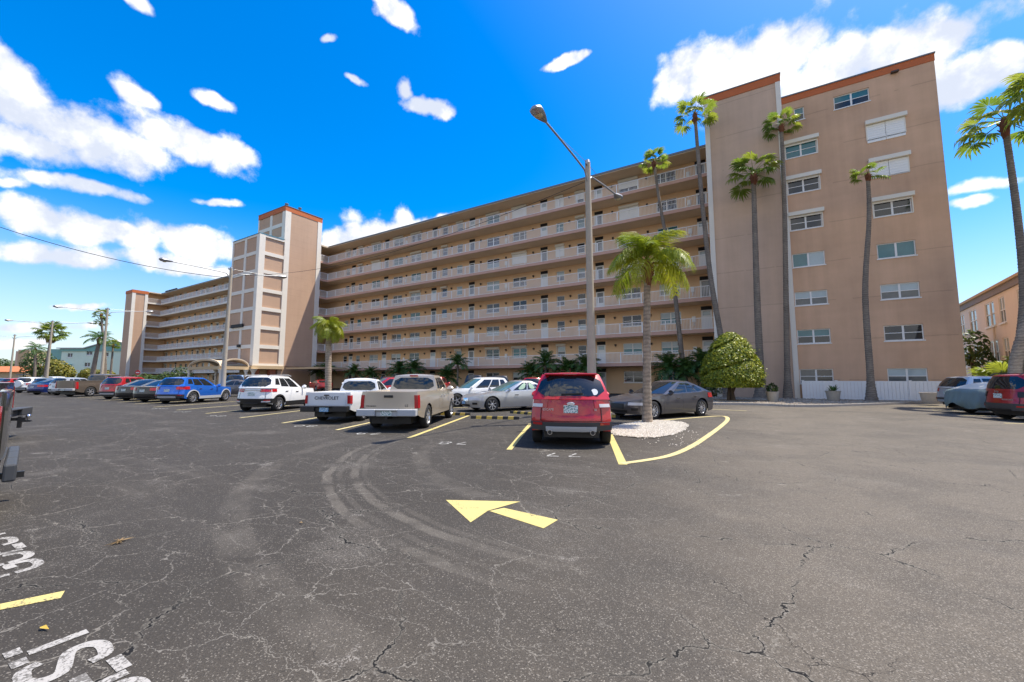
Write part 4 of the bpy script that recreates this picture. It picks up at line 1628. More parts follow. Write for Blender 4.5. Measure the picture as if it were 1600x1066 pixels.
def palm(label, pts, r0, r1, kind, nf, scale, group, m='bark', flare=1.6, seed=0, elev=(-25, 70), skirt=0, boots=True, ringed=True, name='palm_tree', bias=None):
    rg = random.Random(seed)
    base = Vector(pts[0])
    t = thing(name, label, 'palm tree', base, 0, group)
    loc = [Vector(p) - base for p in pts]
    (ringed_trunk if ringed else trunk)(t, loc, r0, r1, m, flare)
    top = loc[-1]
    lib = {'fan': FAN, 'queen': QUEEN, 'queeng': QUEENG, 'date': DATE}[kind]
    if boots:
        mb = MB()
        mb.lathe([(r1 * 1.0, -.85 * scale), (r1 * 1.35, -.6 * scale), (r1 * 1.6, -.3 * scale), (r1 * 1.3, 0), (r1 * .6, .2 * scale)], 10, top)
        for k in range(16):
            a, z = rg.uniform(0, 6.28), rg.uniform(-.65, -.05) * scale
            d = Vector((cos(a), sin(a), 0))
            p = top + d * r1 * 1.2 + Vector((0, 0, z))
            mb.tube([p, p + d * .12 * scale + Vector((0, 0, .14 * scale))], [.05 * scale, .015], 4)
        build('leaf_bases', mb, M['boot'], t)
    for k in range(nf):
        f = (k + .5) / nf
        az = k * 2.39996 + rg.uniform(-.25, .25)
        if bias and rg.random() < bias[1]:
            az = bias[0] + rg.uniform(-.9, .9)
        el = R(elev[0] + (elev[1] - elev[0]) * f + rg.uniform(-8, 8))
        sc = scale * rg.uniform(.85, 1.1) * (1 - .18 * f)
        o = obj('frond', lib[k % len(lib)], t, top + Vector((0, 0, .1 * f * scale)))
        o.rotation_euler = (rg.uniform(-.35, .35), -el, az)
        o.scale = (sc, sc, sc)
    for k in range(skirt):
        o = obj('dead_frond', DRY[k % 2], t, top + Vector((0, 0, -.2 - .5 * rg.random()) ) * scale if False else top + Vector((0, 0, -.15 - .5 * rg.random())))
        o.rotation_euler = (rg.uniform(-.3, .3), R(rg.uniform(58, 80)), rg.uniform(0, 6.28))
        o.scale = (scale * .8,) * 3
    return t


G1 = 'tall fan palms along the end wall'
palm('tall fan palm with the widest crown, standing before the blank shaft wall', [(0.0, 34.6, .09), (.06, 34.6, 2.0), (.1, 34.6, 6.5), (.2, 34.6, 11.5), (.33, 34.6, 16.95)], .26, .15, 'fan', 19, 1.1, G1, flare=2.0, seed=1, elev=(-32, 62), bias=(2.6, .2))
palm('tallest fan palm, its trunk against the white corner trim of the brown wing', [(1.66, 35.3, .09), (1.75, 35.3, 3), (1.98, 35.3, 9), (2.2, 35.3, 15), (2.3, 35.3, 20.55)], .2, .12, 'fan', 14, .74, G1, flare=1.7, seed=2, elev=(-28, 68))
palm('slim fan palm with a tiny tuft, before the windows of the brown wing', [(5.86, 33.3, .09), (5.9, 33.3, 2), (5.98, 33.3, 7), (6.45, 33.3, 11.6), (6.58, 33.3, 14.6)], .2, .105, 'fan', 11, .58, G1, flare=1.8, seed=3, elev=(-20, 50), bias=(3.0, .3))
palm('tall fan palm leaning up past the left edge of the shaft wall', [(-2.1, 34.4, .09), (-2.36, 34.4, 4.5), (-2.9, 34.4, 9.6), (-3.27, 34.4, 16.3), (-3.48, 34.4, 22.95)], .22, .12, 'fan', 15, 1.0, G1, flare=1.6, seed=4, elev=(-25, 66))
palm('leaning fan palm with shaggy lower trunk in front of the balconies', [(-5.35, 37.5, .1), (-5.6, 37.5, 3.0), (-5.85, 37.5, 6.5), (-6.2, 37.5, 11.2), (-7.0, 37.5, 17.3), (-7.42, 37.5, 21.5)], .22, .11, 'fan', 16, .86, G1, flare=1.6, seed=5, elev=(-22, 62))
t = bpy.data.objects['palm_tree.004']
for k in range(16):
    z = rnd(1.8, 6)
    o = obj('dead_frond', DRY[k % 2], t, (-.1 - z * .07, 0, z))
    o.rotation_euler = (rnd(-.4, .4), R(rnd(66, 84)), rnd(0, 6.28))
    o.scale = (.42,) * 3
palm('big fan palm at the right edge, crown high over the parked cars', [(11.9, 32.4, 0), (11.75, 32.4, 2.0), (12.25, 32.4, 6.0), (12.35, 32.4, 10.5), (12.28, 32.4, 15.75)], .2, .13, 'fan', 15, 1.2, 'palms at the right edge', flare=1.4, seed=6, elev=(-35, 50))
palm('thick leaning palm trunk cut off by the right edge, beside the pale house', [(10.2, 28.6, 0), (10.3, 28.6, 2.2), (11.1, 28.6, 5.2), (12.0, 28.6, 9.5), (12.6, 28.6, 15.5)], .23, .17, 'fan', 20, 1.2, 'palms at the right edge', m='bark_pale', flare=1.3, seed=7, elev=(-35, 50))
# queen palms in the median
palm('yellow green feather palm with a stout ringed trunk in the white gravel island', [(-3.36, 14.45, 0), (-3.33, 14.45, 1.4), (-3.27, 14.45, 3.5), (-3.2, 14.45, 5.5)], .155, .105, 'queen', 18, .88, 'feather palms in the car park', m='bark_pale', flare=1.3, seed=11, elev=(-28, 78), ringed=True)
palm('weeping yellow feather palm behind the white pickup', [(-22.9, 15.8, 0), (-23.0, 15.8, 1.5), (-23.1, 15.8, 3.4), (-23.15, 15.8, 4.75)], .2, .165, 'queen', 22, .68, 'feather palms in the car park', m='bark_pale', flare=1.2, seed=12, elev=(-42, 40), ringed=True, boots=False)

# small date palms before the balconies
k = 0
G2 = 'dwarf date palms under the balconies'
for x, h, sc, lab in ((-57.0, 3.1, .95, 'dwarf date palm at the foot of the tower, leftmost under the balconies'), (-54.6, 3.6, 1.0, 'dwarf date palm second from the tower under the balconies'), (-48.6, 3.0, 1.0, 'low dwarf date palm just right of the weeping yellow palm'), (-45.2, 2.7, .95, 'small dwarf date palm above the white sedan roof'), (-39.6, 3.0, 1.25, 'wide dwarf date palm above the beige pickup cab'), (-37.0, 3.3, 1.1, 'dwarf date palm touching the wide one above the beige pickup cab'), (-31.6, 2.3, 1.1, 'low dwarf date palm above the white wagon, left of a pair'), (-30.1, 3.9, 1.05, 'taller dwarf date palm above the white wagon, right of a pair'), (-20.4, 2.6, 1.1, 'low dwarf date palm left of the red SUV roof'), (-18.7, 3.6, 1.15, 'tallest dwarf date palm just left of the red SUV roof'), (-16.2, 2.8, 1.2, 'broad dwarf date palm right above the red SUV roof'), (-14.4, 3.1, 1.15, 'dwarf date palm half behind the tallest lamp post'), (-6.8, 2.9, 1.25, 'dwarf date palm right of the island palm trunk'), (-5.4, 2.6, 1.1, 'dwarf date palm hugging the leaning shaggy trunk'), (-4.0, 3.2, 1.15, 'dwarf date palm between the shaggy trunk and the clipped tree')):
    k += 1
    palm(lab, [(x, 37.3, 0), (x + .05, 37.3, h * .5), (x + rnd(-.1, .1), 37.3, h - .75)], .1, .11, 'date', 32, sc * 1.3, G2, flare=1.1, seed=100 + k, elev=(-30, 75), boots=False, name='date_palm')

# palms far left (r, depth): trunk base and crown heights
G3 = 'palms beyond the far rows'


def far_palm(label, r, d, h, kind, nf, sc, lean=0, **kw):
    b = view(r, d)
    rt = Vector((.8547, .519, 0))
    palm(label, [b, b + rt * lean * .3 + Vector((0, 0, h * .5)), b + rt * lean + Vector((0, 0, h))], kw.pop('r0', .2), kw.pop('r1', .14), kind, nf, sc, G3, **kw)


far_palm('slender tall fan palm behind the third lamp post', -1.0, 74, 13.3, 'fan', 20, .75, -1.6, seed=21)
far_palm('second slender fan palm, its crown just under the tallest left one', -.995, 75, 11.9, 'fan', 16, .72, -1.9, seed=22)
far_palm('bushy fan palm with a brown skirt left of the mint house', -1.145, 62, 8.6, 'fan', 30, 1.15, .3, seed=23, skirt=16, elev=(-35, 75))
far_palm('feather palm with a thick leaning trunk before the mint house', -1.03, 58, 7.2, 'queeng', 16, .95, .6, seed=24, elev=(-25, 60), r0=.32, r1=.2)
far_palm('dark short fan palm at the right end of the mint house', -.985, 80, 8.2, 'fan', 18, .8, 0, seed=25)
far_palm('feather palm in front of the leafy tree at the far left', -1.17, 66, 6.3, 'queeng', 13, .85, -.4, seed=26, elev=(-25, 60))
# fan palm shrubs by the right house
for k, (x, y, h, sc) in enumerate(((12.6, 36.5, .9, 1.15), (14.2, 38.0, 1.5, 1.2), (13.6, 34.0, .8, 1.0))):
    palm(['low bright fan palm shrub left of the thick leaning trunk', 'taller fan palm shrub behind the thick leaning trunk', 'fan palm shrub right of the thick leaning trunk'][k], [(x, y, 0), (x, y, h * .5), (x, y, h)], .14, .12, 'fan', 20, sc * .95, 'low fan palms by the pale house', seed=70 + k, elev=(-15, 75), boots=False, name='palm_shrub')

# ================================================================== trees, hedges, shrubs


def leaf_cloud(mb, blobs, n, size, rg):
    for k in range(n):
        c, r = rg.choices(blobs, weights=[b[1][0] * b[1][1] for b in blobs])[0]
        while True:
            v = Vector((rg.uniform(-1, 1), rg.uniform(-1, 1), rg.uniform(-1, 1)))
            if .3 < v.length < 1:
                break
        v = v.normalized() * (v.length ** .45)
        p = Vector((c[0] + v.x * r[0], c[1] + v.y * r[1], c[2] + v.z * r[2]))
        nrm = (v + Vector((rg.uniform(-.8, .8), rg.uniform(-.8, .8), rg.uniform(-.3, .9)))).normalized()
        a = nrm.cross(Vector((rg.uniform(-1, 1), rg.uniform(-1, 1), rg.uniform(-1, 1)))).normalized()
        b = nrm.cross(a)
        s = size * rg.uniform(.6, 1.35)
        mb.poly([p - a * s, p + b * s * .45, p + a * s, p - b * s * .45])


def tree(name, label, base, h, blobs, n, size, m='leaf', cat='tree', tr=.16, group=None, seed=1):
    rg = random.Random(seed)
    t = thing(name, label, cat, base, 0, group)
    mb = MB().tube([(0, 0, 0), (.05, 0, h * .3), (0, .05, h * .6)], [tr, tr * .8, tr * .5], 8)
    for c, r in blobs:
        mb.tube([(.03, 0, h * .3), (c[0] * .6, c[1] * .6, c[2] - .2 * r[2])], [tr * .5, tr * .2], 5)
    build('trunk', mb, M['stem'], t, smooth=60)
    mb = MB()
    leaf_cloud(mb, blobs, n, size, rg)
    build('crown', mb, M[m], t)
    return t


# clipped topiary with spiral grooves
tp = thing('topiary_tree', 'clipped yellow green dome tree with spiral grooves before the end wall', 'topiary', (-1.55, 29.75, .09))
build('trunk', MB().tube([(.05, 0, 0), (.0, 0, .5), (-.12, .05, 1.3)], [.16, .1, .09], 8).tube([(-.22, 0, 0), (-.2, 0, .5), (-.1, .1, 1.3)], [.13, .09, .08], 8).tube([(.0, 0, .5), (.35, .1, 1.3)], [.08, .05], 6), M['stem'], tp, smooth=60)
mb = MB()
rg = random.Random(5)


def topi_r(z, th):
    u = (z - .9) / 3.5
    if u <= 0:
        return 1.66
    r = 1.84 * (1 - u ** 1.9) ** .62 * (1 - .12 * max(0, .15 - u) / .15)
    ph = (th / (2 * pi) * 2 - u * 2.3 + .35) % 1.0
    gdist = min(ph, 1 - ph)
    if .1 < u < .96:
        r -= .34 * max(0, 1 - gdist / .10)
    return r


for k in range(24000):
    z = .9 + 3.5 * rg.random() ** 1.15
    th = rg.uniform(0, 6.2832)
    r = topi_r(z, th) - rg.gauss(.05, .08) + .05 * sin(th * 5 + z * 3) * sin(z * 4 + th * 2) + (abs(rg.gauss(0, .14)) if rg.random() < .05 else 0)
    if r < .02:
        continue
    p = Vector((r * cos(th), r * sin(th), z + rg.uniform(-.04, .04)))
    nn = Vector((cos(th), sin(th), .55 + rg.uniform(-.4, .6)))
    nn += Vector((rg.uniform(-1, 1), rg.uniform(-1, 1), rg.uniform(-1, 1))) * .7
    nn.normalize()
    a = nn.cross(Vector((rg.uniform(-1, 1), rg.uniform(-1, 1), rg.uniform(-1, 1)))).normalized()
    b = nn.cross(a)
    s = .068 * rg.uniform(.6, 1.35)
    mb.poly([p - a * s, p + b * s * .5, p + a * s, p - b * s * .5])
for k in range(1800):
    th, rr_ = rg.uniform(0, 6.28), 1.66 * sqrt(rg.random())
    p = Vector((rr_ * cos(th), rr_ * sin(th), .93 + rg.uniform(-.06, .08)))
    a = Vector((rg.uniform(-1, 1), rg.uniform(-1, 1), rg.uniform(-.4, .4))).normalized()
    b = a.cross(Vector((0, 0, 1))).normalized()
    mb.poly([p - a * .07, p + b * .035, p + a * .07, p - b * .035])
build('crown', mb, M['topi'], tp)
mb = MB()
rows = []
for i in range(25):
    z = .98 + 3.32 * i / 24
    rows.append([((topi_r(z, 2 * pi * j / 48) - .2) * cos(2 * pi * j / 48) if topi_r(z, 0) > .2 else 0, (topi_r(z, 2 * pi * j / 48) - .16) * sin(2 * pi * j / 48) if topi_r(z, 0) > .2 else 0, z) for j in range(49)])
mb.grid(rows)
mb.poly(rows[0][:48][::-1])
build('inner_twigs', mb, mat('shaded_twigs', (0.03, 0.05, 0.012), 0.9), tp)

# hedge under the far wing
rg = random.Random(8)
for k, (r, d, w, h, lab) in enumerate(((-.905, 80, 3.6, 2.6, 'dark rounded shrub left of the broad one under the far wing'), (-.86, 78, 3.2, 2.3, 'low shrub mass beneath the middle of the far wing'), (-.81, 76, 3.0, 3.9, 'taller leafy shrub near the entrance canopy under the far wing'), (-.845, 77, 2.6, 2.9, 'rounded shrub left of the tallest one beneath the far wing'), (-.885, 79, 3.0, 2.2, 'flat topped shrub beneath the left part of the far wing'))):
    b = view(r, d)
    tree('shrub', lab, b, h, [((0, 0, h * .5), (w * .6, w * .6, h * .5)), ((w * .4, .3, h * .4), (w * .4, w * .4, h * .4)), ((-w * .4, -.2, h * .42), (w * .4, w * .4, h * .42))], 900, .22, cat='shrub', group='shrubs under the far wing', seed=k)
# far left trees
for k, (r, d, h, w, mm, lab) in enumerate(((-1.165, 86, 7.8, 3.6, 'leaf', 'dense leafy tree left of the mint house'), (-1.12, 84, 5.6, 2.6, 'leaf_y', 'yellowish shrub at the left corner of the mint house'), (-1.10, 82, 4.4, 2.4, 'leaf_y', 'yellow green bush before the mint house wall'), (-1.03, 84, 3.6, 2.8, 'leaf_y', 'golden bush under the right half of the mint house'), (-1.0, 84, 3.4, 2.4, 'leaf_y', 'golden bush by the mint house end nearest the far wing'), (-1.255, 150, 9.0, 6.0, 'leaf', 'dark tree crowns over the terracotta roof, leftmost'), (-1.21, 155, 8.6, 6.0, 'leaf', 'rounded tree between the terracotta roof and the beige block'), (-1.30, 160, 9.5, 8, 'leaf', 'broad tree cut off by the left edge'))):
    b = view(r, d)
    tree('tree' if h > 6 else 'shrub', lab, b, h, [((0, 0, h * .62), (w * .75, w * .75, h * .36)), ((w * .5, .3, h * .5), (w * .5, w * .5, h * .3)), ((-w * .5, -.4, h * .48), (w * .55, w * .5, h * .32)), ((.2, -.5, h * .8), (w * .45, w * .45, h * .2))], 1500, .26 if d < 100 else .45, mm, cat='tree' if h > 6 else 'shrub', seed=30 + k)
tree('tree', 'dark slender tree between the brown wing and the pale house', (14.6, 47, 0), 5.6, [((0, 0, 4.2), (1.1, 1.1, 1.3)), ((.5, 0, 3), (.8, .8, .8))], 500, .2, seed=50)
tree('shrub', 'low green shrub in the gravel at the foot of the clipped tree', (-3.4, 36.2, 0.09), 1.2, [((0, 0, .6), (.9, .6, .6))], 420, .11, cat='shrub', seed=51)

# planters
rg = random.Random(2)
for k, (x, y, r, lab, pl) in enumerate(((.63, 30.1, .36, 'round concrete planter with dark leafy plant between two palm trunks', 'leaf'), (4.06, 33.9, .42, 'concrete planter with spiky plant before the white fence', 'spike'), (8.3, 32.5, .46, 'empty pale concrete planter before the fence by the grey crossover', ''))):
    t = thing('planter', lab, 'planter', (x, y, .09))
    h = .62
    build('pot', MB().lathe([(r * .7, 0), (r * .78, .06), (r * .95, h * .9), (r * 1.02, h * .92), (r * 1.02, h), (r * .9, h), (r * .88, h - .06), (.01, h - .06)], 18), M['pot'], t, smooth=35)
    if pl == 'leaf':
        mb = MB()
        leaf_cloud(mb, [((0, 0, h + .2), (r * .9, r * .9, .32))], 150, .11, rg)
        tag(build('potted_plant', mb, M['leaf'], t))
    if pl == 'spike':
        mb = MB()
        for j in range(34):
            a, e, L = rg.uniform(0, 6.28), rg.uniform(.05, 1.2), rg.uniform(.3, .62)
            d = Vector((cos(a) * cos(e), sin(a) * cos(e), sin(e)))
            s = Vector((-sin(a), cos(a), 0)) * .05
            p = Vector((d.x * .1, d.y * .1, h - .04))
            q = p + d * L * .6
            e2 = p + d * L + Vector((0, 0, -.06))
            mb.poly([p - s * .5, p + s * .5, q + s])
            mb.poly([p - s * .5, q + s, q - s])
            mb.poly([q - s, q + s, e2])
        build('potted_plant', mb, M['date'], t)

# ================================================================== neighbouring buildings
# mint house, its gable to the car park
b = view(-1.03, 112)
hz = R(31.27)
mh = thing('mint_house', 'mint green three-storey house with a teal gable beyond the far palms', 'house', b, hz)


def hbox(name, parent, m, *a):
    return build(name, MB().box(*a), m, parent)


hw = [(-6.6, 7.4, 1.3), (-6.6, 4.3, 1.3), (-1.3, 8.0, 1.6), (-1.6, 4.8, 1.5), (-1.6, 1.4, 1.5), (3.2, 7.6, 1.6), (3.0, 4.5, 1.6), (9.0, 7.4, 1.5), (8.6, 4.2, 1.6)]
mb = MB()
wall_with_holes(mb, 0, -9.0, 12.0, 0, 9.0, [(round(x - w / 2, 3), round(x + w / 2, 3), z, round(z + 1.1, 3)) for x, z, w in hw], .15)
mb.box(-8.95, 11.95, .16, 16, 0, 9.0)
build('wall', mb, M['green_wall'], mh)
mb = MB()
mb.poly([(-9.3, -.25, 9.05), (12.3, -.25, 9.05), (12.3, -.25, 10.0), (5.2, -.25, 12.0), (-2.5, -.25, 9.75), (-9.3, -.25, 9.75)])
mb.poly([(-9.3, -.25, 9.05), (-9.3, 3, 9.05), (12.3, 3, 9.05), (12.3, -.25, 9.05)])
build('gable', mb, M['green_gable'], mh)
mb = MB()
for a, c in (((12.8, 9.9), (5.2, 12.05)), ((5.2, 12.05), (-2.6, 9.8)), ((-2.6, 9.8), (-10, 9.8))):
    p = [Vector((a[0], -.6, a[1])), Vector((c[0], -.6, c[1])), Vector((c[0], 16.4, c[1])), Vector((a[0], 16.4, a[1]))]
    mb.poly(p)
    mb.poly([q + Vector((0, 0, .25)) for q in p][::-1])
    mb.poly([p[0], p[0] + Vector((0, 0, .25)), p[1] + Vector((0, 0, .25)), p[1]])
build('roof', mb, M['roof'], mh)
for x, z, w in hw:
    o = build('window', MB().box(x - w / 2, x + w / 2, .05, .15, z, z + .1).box(x - .05, x + .05, .05, .15, z + .1, z + 1.1).box(x - w / 2 - .1, x + w / 2 + .1, -.12, .03, z - .12, z - .01), M['frame'], mh)
    hbox('pane', o, GL['glass'], x - w / 2, x + w / 2, .12, .14, z + .1, z + 1.1)
hbox('balcony', mh, M['green_gable'], -13.5, -9.05, .4, 6, 6.2, 9.7)
build('wall', MB().box(-15.0, -9.06, .8, 12, 0, 6.15), M['green_wall'], mh)
hbox('awning', mh, M['green_gable'], -7.4, -5.7, -1.0, -.05, 5.3, 5.45)
# beige block and terracotta roof
b = view(-1.199, 125)
bb = thing('beige_block', 'plain beige block between the far trees', 'building', b, hz)
hbox('wall', bb, M['beige'], -2.3, 1.2, 0, 8, 0, 10.2)
hbox('roof_cap', bb, M['trim'], -2.4, 1.3, -.1, 8.1, 10.21, 10.45)
hbox('wall', bb, M['stucco'], -3.4, -2.31, .3, 7.5, 0, 10.0)
b = view(-1.26, 110)
th_ = thing('tiled_house', 'low house with terracotta tiled roof at the far left', 'house', b, hz)
hbox('wall', th_, M['beige'], -9, 7, 0, 9, 0, 3.4)
mb = MB()
mb.grid([[(-9.8, -.8, 3.3), (7.8, -.8, 3.3)], [(-8, 4.5, 4.9), (6, 4.5, 4.9)], [(-9.8, 9.8, 3.3), (7.8, 9.8, 3.3)]])
for k in range(44):
    x = -9.6 + k * .4
    mb.tube([(x, -.8, 3.33), (x * .82 - .15, 4.5, 4.93)], .11, 5)
build('roof', mb, M['tile'], th_)
# long low carport roof behind the far cars
b = view(-1.175, 95)
cp = thing('carport', 'low grey carport roof behind the far left cars', 'carport', b, hz)
hbox('roof', cp, M['flash'], -4, 5, 0, 5, 2.35, 2.6)
for x in (-3.6, 0.5, 4.6):
    hbox('post', cp, M['trim'], x - .08, x + .08, .3, .46, 0, 2.34)

# pale house at the right, its long side receding
ph = thing('pale_house', 'two-storey pale pink house with tall cream windows at the right edge', 'house', (15.05, 37.0, 0), R(90 - 5.8))
hw = []
for k, x in enumerate((1.2, 4.5, 8.1, 10.9, 15.4, 19.0, 24.4)):
    w = (1.7, 1.0, 1.2, 2.2, 2.1, 1.7, 1.6)[k]
    hw += [(x, 2.6, w, 2.0), (x, 5.7, w, 1.95)]
# local frame: x along the side away from the viewer, -y is outwards so mirror the sheet

def wall_out(mb, pts_holes, x0, x1, z0, z1, depth):
    """sheet in the xz plane facing +y"""
    m2 = MB()
    wall_with_holes(m2, 0, x0, x1, z0, z1, pts_holes, depth)
    off = len(mb.v)
    mb.v += [(x, -y, z) for x, y, z in m2.v]
    for f in m2.f:
        mb.face(*[off + k for k in f[::-1]])


mb = MB()
wall_out(mb, [(round(x - w / 2, 3), round(x + w / 2, 3), z, round(z + h, 3)) for x, z, w, h in hw], -8, 28, 0, 7.97, .12)
mb.box(-7.98, 27.98, -12, -.13, 0, 7.97)
build('wall', mb, M['pink_wall'], ph)
build('cornice', MB().box(-8.1, 28.1, -12.1, .12, 7.98, 8.45), M['grey_band'], ph)
build('roof_cap', MB().box(-8.2, 28.2, -12.2, .25, 8.452, 8.65), M['beige'], ph)
for x, z, w, h in hw:
    mb = MB().box(x - w / 2, x - w / 2 + .09, -.11, -.03, z, z + h).box(x + w / 2 - .09, x + w / 2, -.11, -.03, z, z + h).box(x - w / 2 + .09, x + w / 2 - .09, -.11, -.03, z + h - .09, z + h).box(x - w / 2 + .09, x + w / 2 - .09, -.11, -.03, z, z + .08)
    mb.box(x - w / 2 + .09, x + w / 2 - .09, -.11, -.035, z + h * .5 - .04, z + h * .5 + .04)
    if w > 1:
        mb.box(x - .06, x + .06, -.11, -.034, z + .08, z + h * .5 - .04).box(x - .06, x + .06, -.11, -.034, z + h * .5 + .04, z + h - .09)
    mb.box(x - w / 2 - .1, x + w / 2 + .1, -.02, .1, z - .12, z - .002)
    o = build('window', mb, M['housing'], ph)
    hbox('pane', o, GL['glass_curtain' if z > 3.5 else 'glass'], x - w / 2 + .09, x + w / 2 - .09, -.1, -.08, z + .08, z + h * .5 - .04)
    hbox('pane', o, GL['glass_blind'], x - w / 2 + .09, x + w / 2 - .09, -.1, -.08, z + h * .5 + .04, z + h - .09)
build('downpipe', MB().box(10.2, 10.3, 0.01, .1, 0, 7.5).box(10.9, 10.96, 0.01, .08, 0, 4.4), M['pink_wall'], ph)

# no entry sign
t = thing('road_sign', 'small round red no entry sign on a post before the far wing', 'sign', view(-.918, 62))
build('post', MB().box(-.03, .03, -.03, .03, 0, 2.75), M['galv'], t)
q = obj('sign_plate', MB().lathe([(.38, -.015), (.38, .015)], 24, (0, -.05, 2.45), 'y').mesh('sign_plate', M['signred'], 35), t, rot=(0, 0, hz))
obj('white_bar', MB().box(-.27, .27, -.072, -.066, 2.39, 2.51).mesh('white_bar', M['white']), q)

# ================================================================== wheel stops


def wheel_stop(label, x, y, ang, L=1.85):
    t = thing('wheel_stop', label, 'wheel stop', (x, y, 0), ang, 'striped wheel stops')
    mb = MB()
    n = 9
    for k in range(n):
        mb.k = k % 2
        a, b = -L / 2 + L * k / n, -L / 2 + L * (k + 1) / n
        i = len(mb.v)
        for xx in (a, b):
            mb.v += [(xx, -.075, 0), (xx, .075, 0), (xx, .05, .1), (xx, -.05, .1)]
        for q in ((0, 4, 7, 3), (3, 7, 6, 2), (2, 6, 5, 1)):
            mb.face(*[i + e for e in q])
        if k == 0:
            mb.face(i, i + 3, i + 2, i + 1)
        if k == n - 1:
            mb.face(i + 4, i + 5, i + 6, i + 7)
    build('stop_block', mb, [M['rubber'], M['stopy']], t)


wheel_stop('black and yellow wheel stop in the empty bay left of the red SUV', -8.55, 12.85, R(20))
wheel_stop('worn black and yellow wheel stop half hidden behind the red SUV', -8.5, 15.2, R(-12))
wheel_stop('black and yellow wheel stop under the nose of the dark grey sedan', -5.5, 16.0, R(-20))
wheel_stop('black and yellow wheel stop at the front wheel of the beige pickup', -11.1, 13.2, R(22))

# ================================================================== vehicles


def lerp_tab(tab, x):
    if x <= tab[0][0]:
        return tab[0][1]
    for (a, va), (b, vb) in zip(tab, tab[1:]):
        if x <= b:
            t = (x - a) / (b - a) if b > a else 0
            t = t * t * (3 - 2 * t) * .5 + t * .5
            return va + (vb - va) * t
    return tab[-1][1]


TXT = {}


def text_mesh(s, size, m):
    k = (s, size, m.name)
    if k not in TXT:
        cu = bpy.data.curves.new('lettering', 'FONT')
        cu.body = s
        cu.size = size
        cu.extrude = .003
        cu.align_x = 'CENTER'
        cu.resolution_u = 2
        o = bpy.data.objects.new('lettering', cu)
        C.objects.link(o)
        bpy.context.view_layer.update()
        dg = bpy.context.evaluated_depsgraph_get()
        me = bpy.data.meshes.new_from_object(o.evaluated_get(dg))
        me.name = 'lettering'
        me.materials.clear()
        me.materials.append(m)
        bpy.data.objects.remove(o)
        bpy.data.curves.remove(cu)
        TXT[k] = me
    return TXT[k]


def wheel_meshes(Rw, wid, style):
    k = ('wheel', Rw, wid, style)
    if k in WM:
        return WM[k]
    h = wid / 2
    tyre = MB().lathe([(Rw * .66, -h * .8), (Rw * .70, -h), (Rw * .93, -h * .96), (Rw, -h * .68), (Rw, h * .68), (Rw * .93, h * .96), (Rw * .70, h), (Rw * .66, h * .8)], 30, axis='y', cap=False).mesh('tyre', M['tyre'], 50)
    hub = MB().lathe([(Rw * .64, -h * .4), (Rw * .64, h * .4)], 20, axis='y').mesh('wheel', M['black'], 30)
    mb = MB()
    # outer ring facing +y then spokes
    mb.lathe([(Rw * .60, h * .45), (Rw * .66, h * .84), (Rw * .68, h * .80), (Rw * .68, -h * .6)], 30, axis='y', cap=False)
    n, sw = {'five': (5, .17), 'ten': (10, .085), 'seven': (7, .12), 'steel': (8, .2), 'six': (6, .15)}[style]
    for j in range(n):
        t = 2 * pi * j / n + .3
        d = Vector((cos(t), 0, sin(t)))
        mb.bar(d * Rw * .1 + Vector((0, h * .66, 0)), d * Rw * .64 + Vector((0, h * .74, 0)), Rw * sw, h * .22, up=(0, 1, 0))
    mb.lathe([(Rw * .18, h * .4), (Rw * .18, h * .8), (Rw * .08, h * .86)], 14, axis='y')
    rim = mb.mesh('rim', M['alloy'], 40)
    WM[k] = (hub, tyre, rim)
    return WM[k]


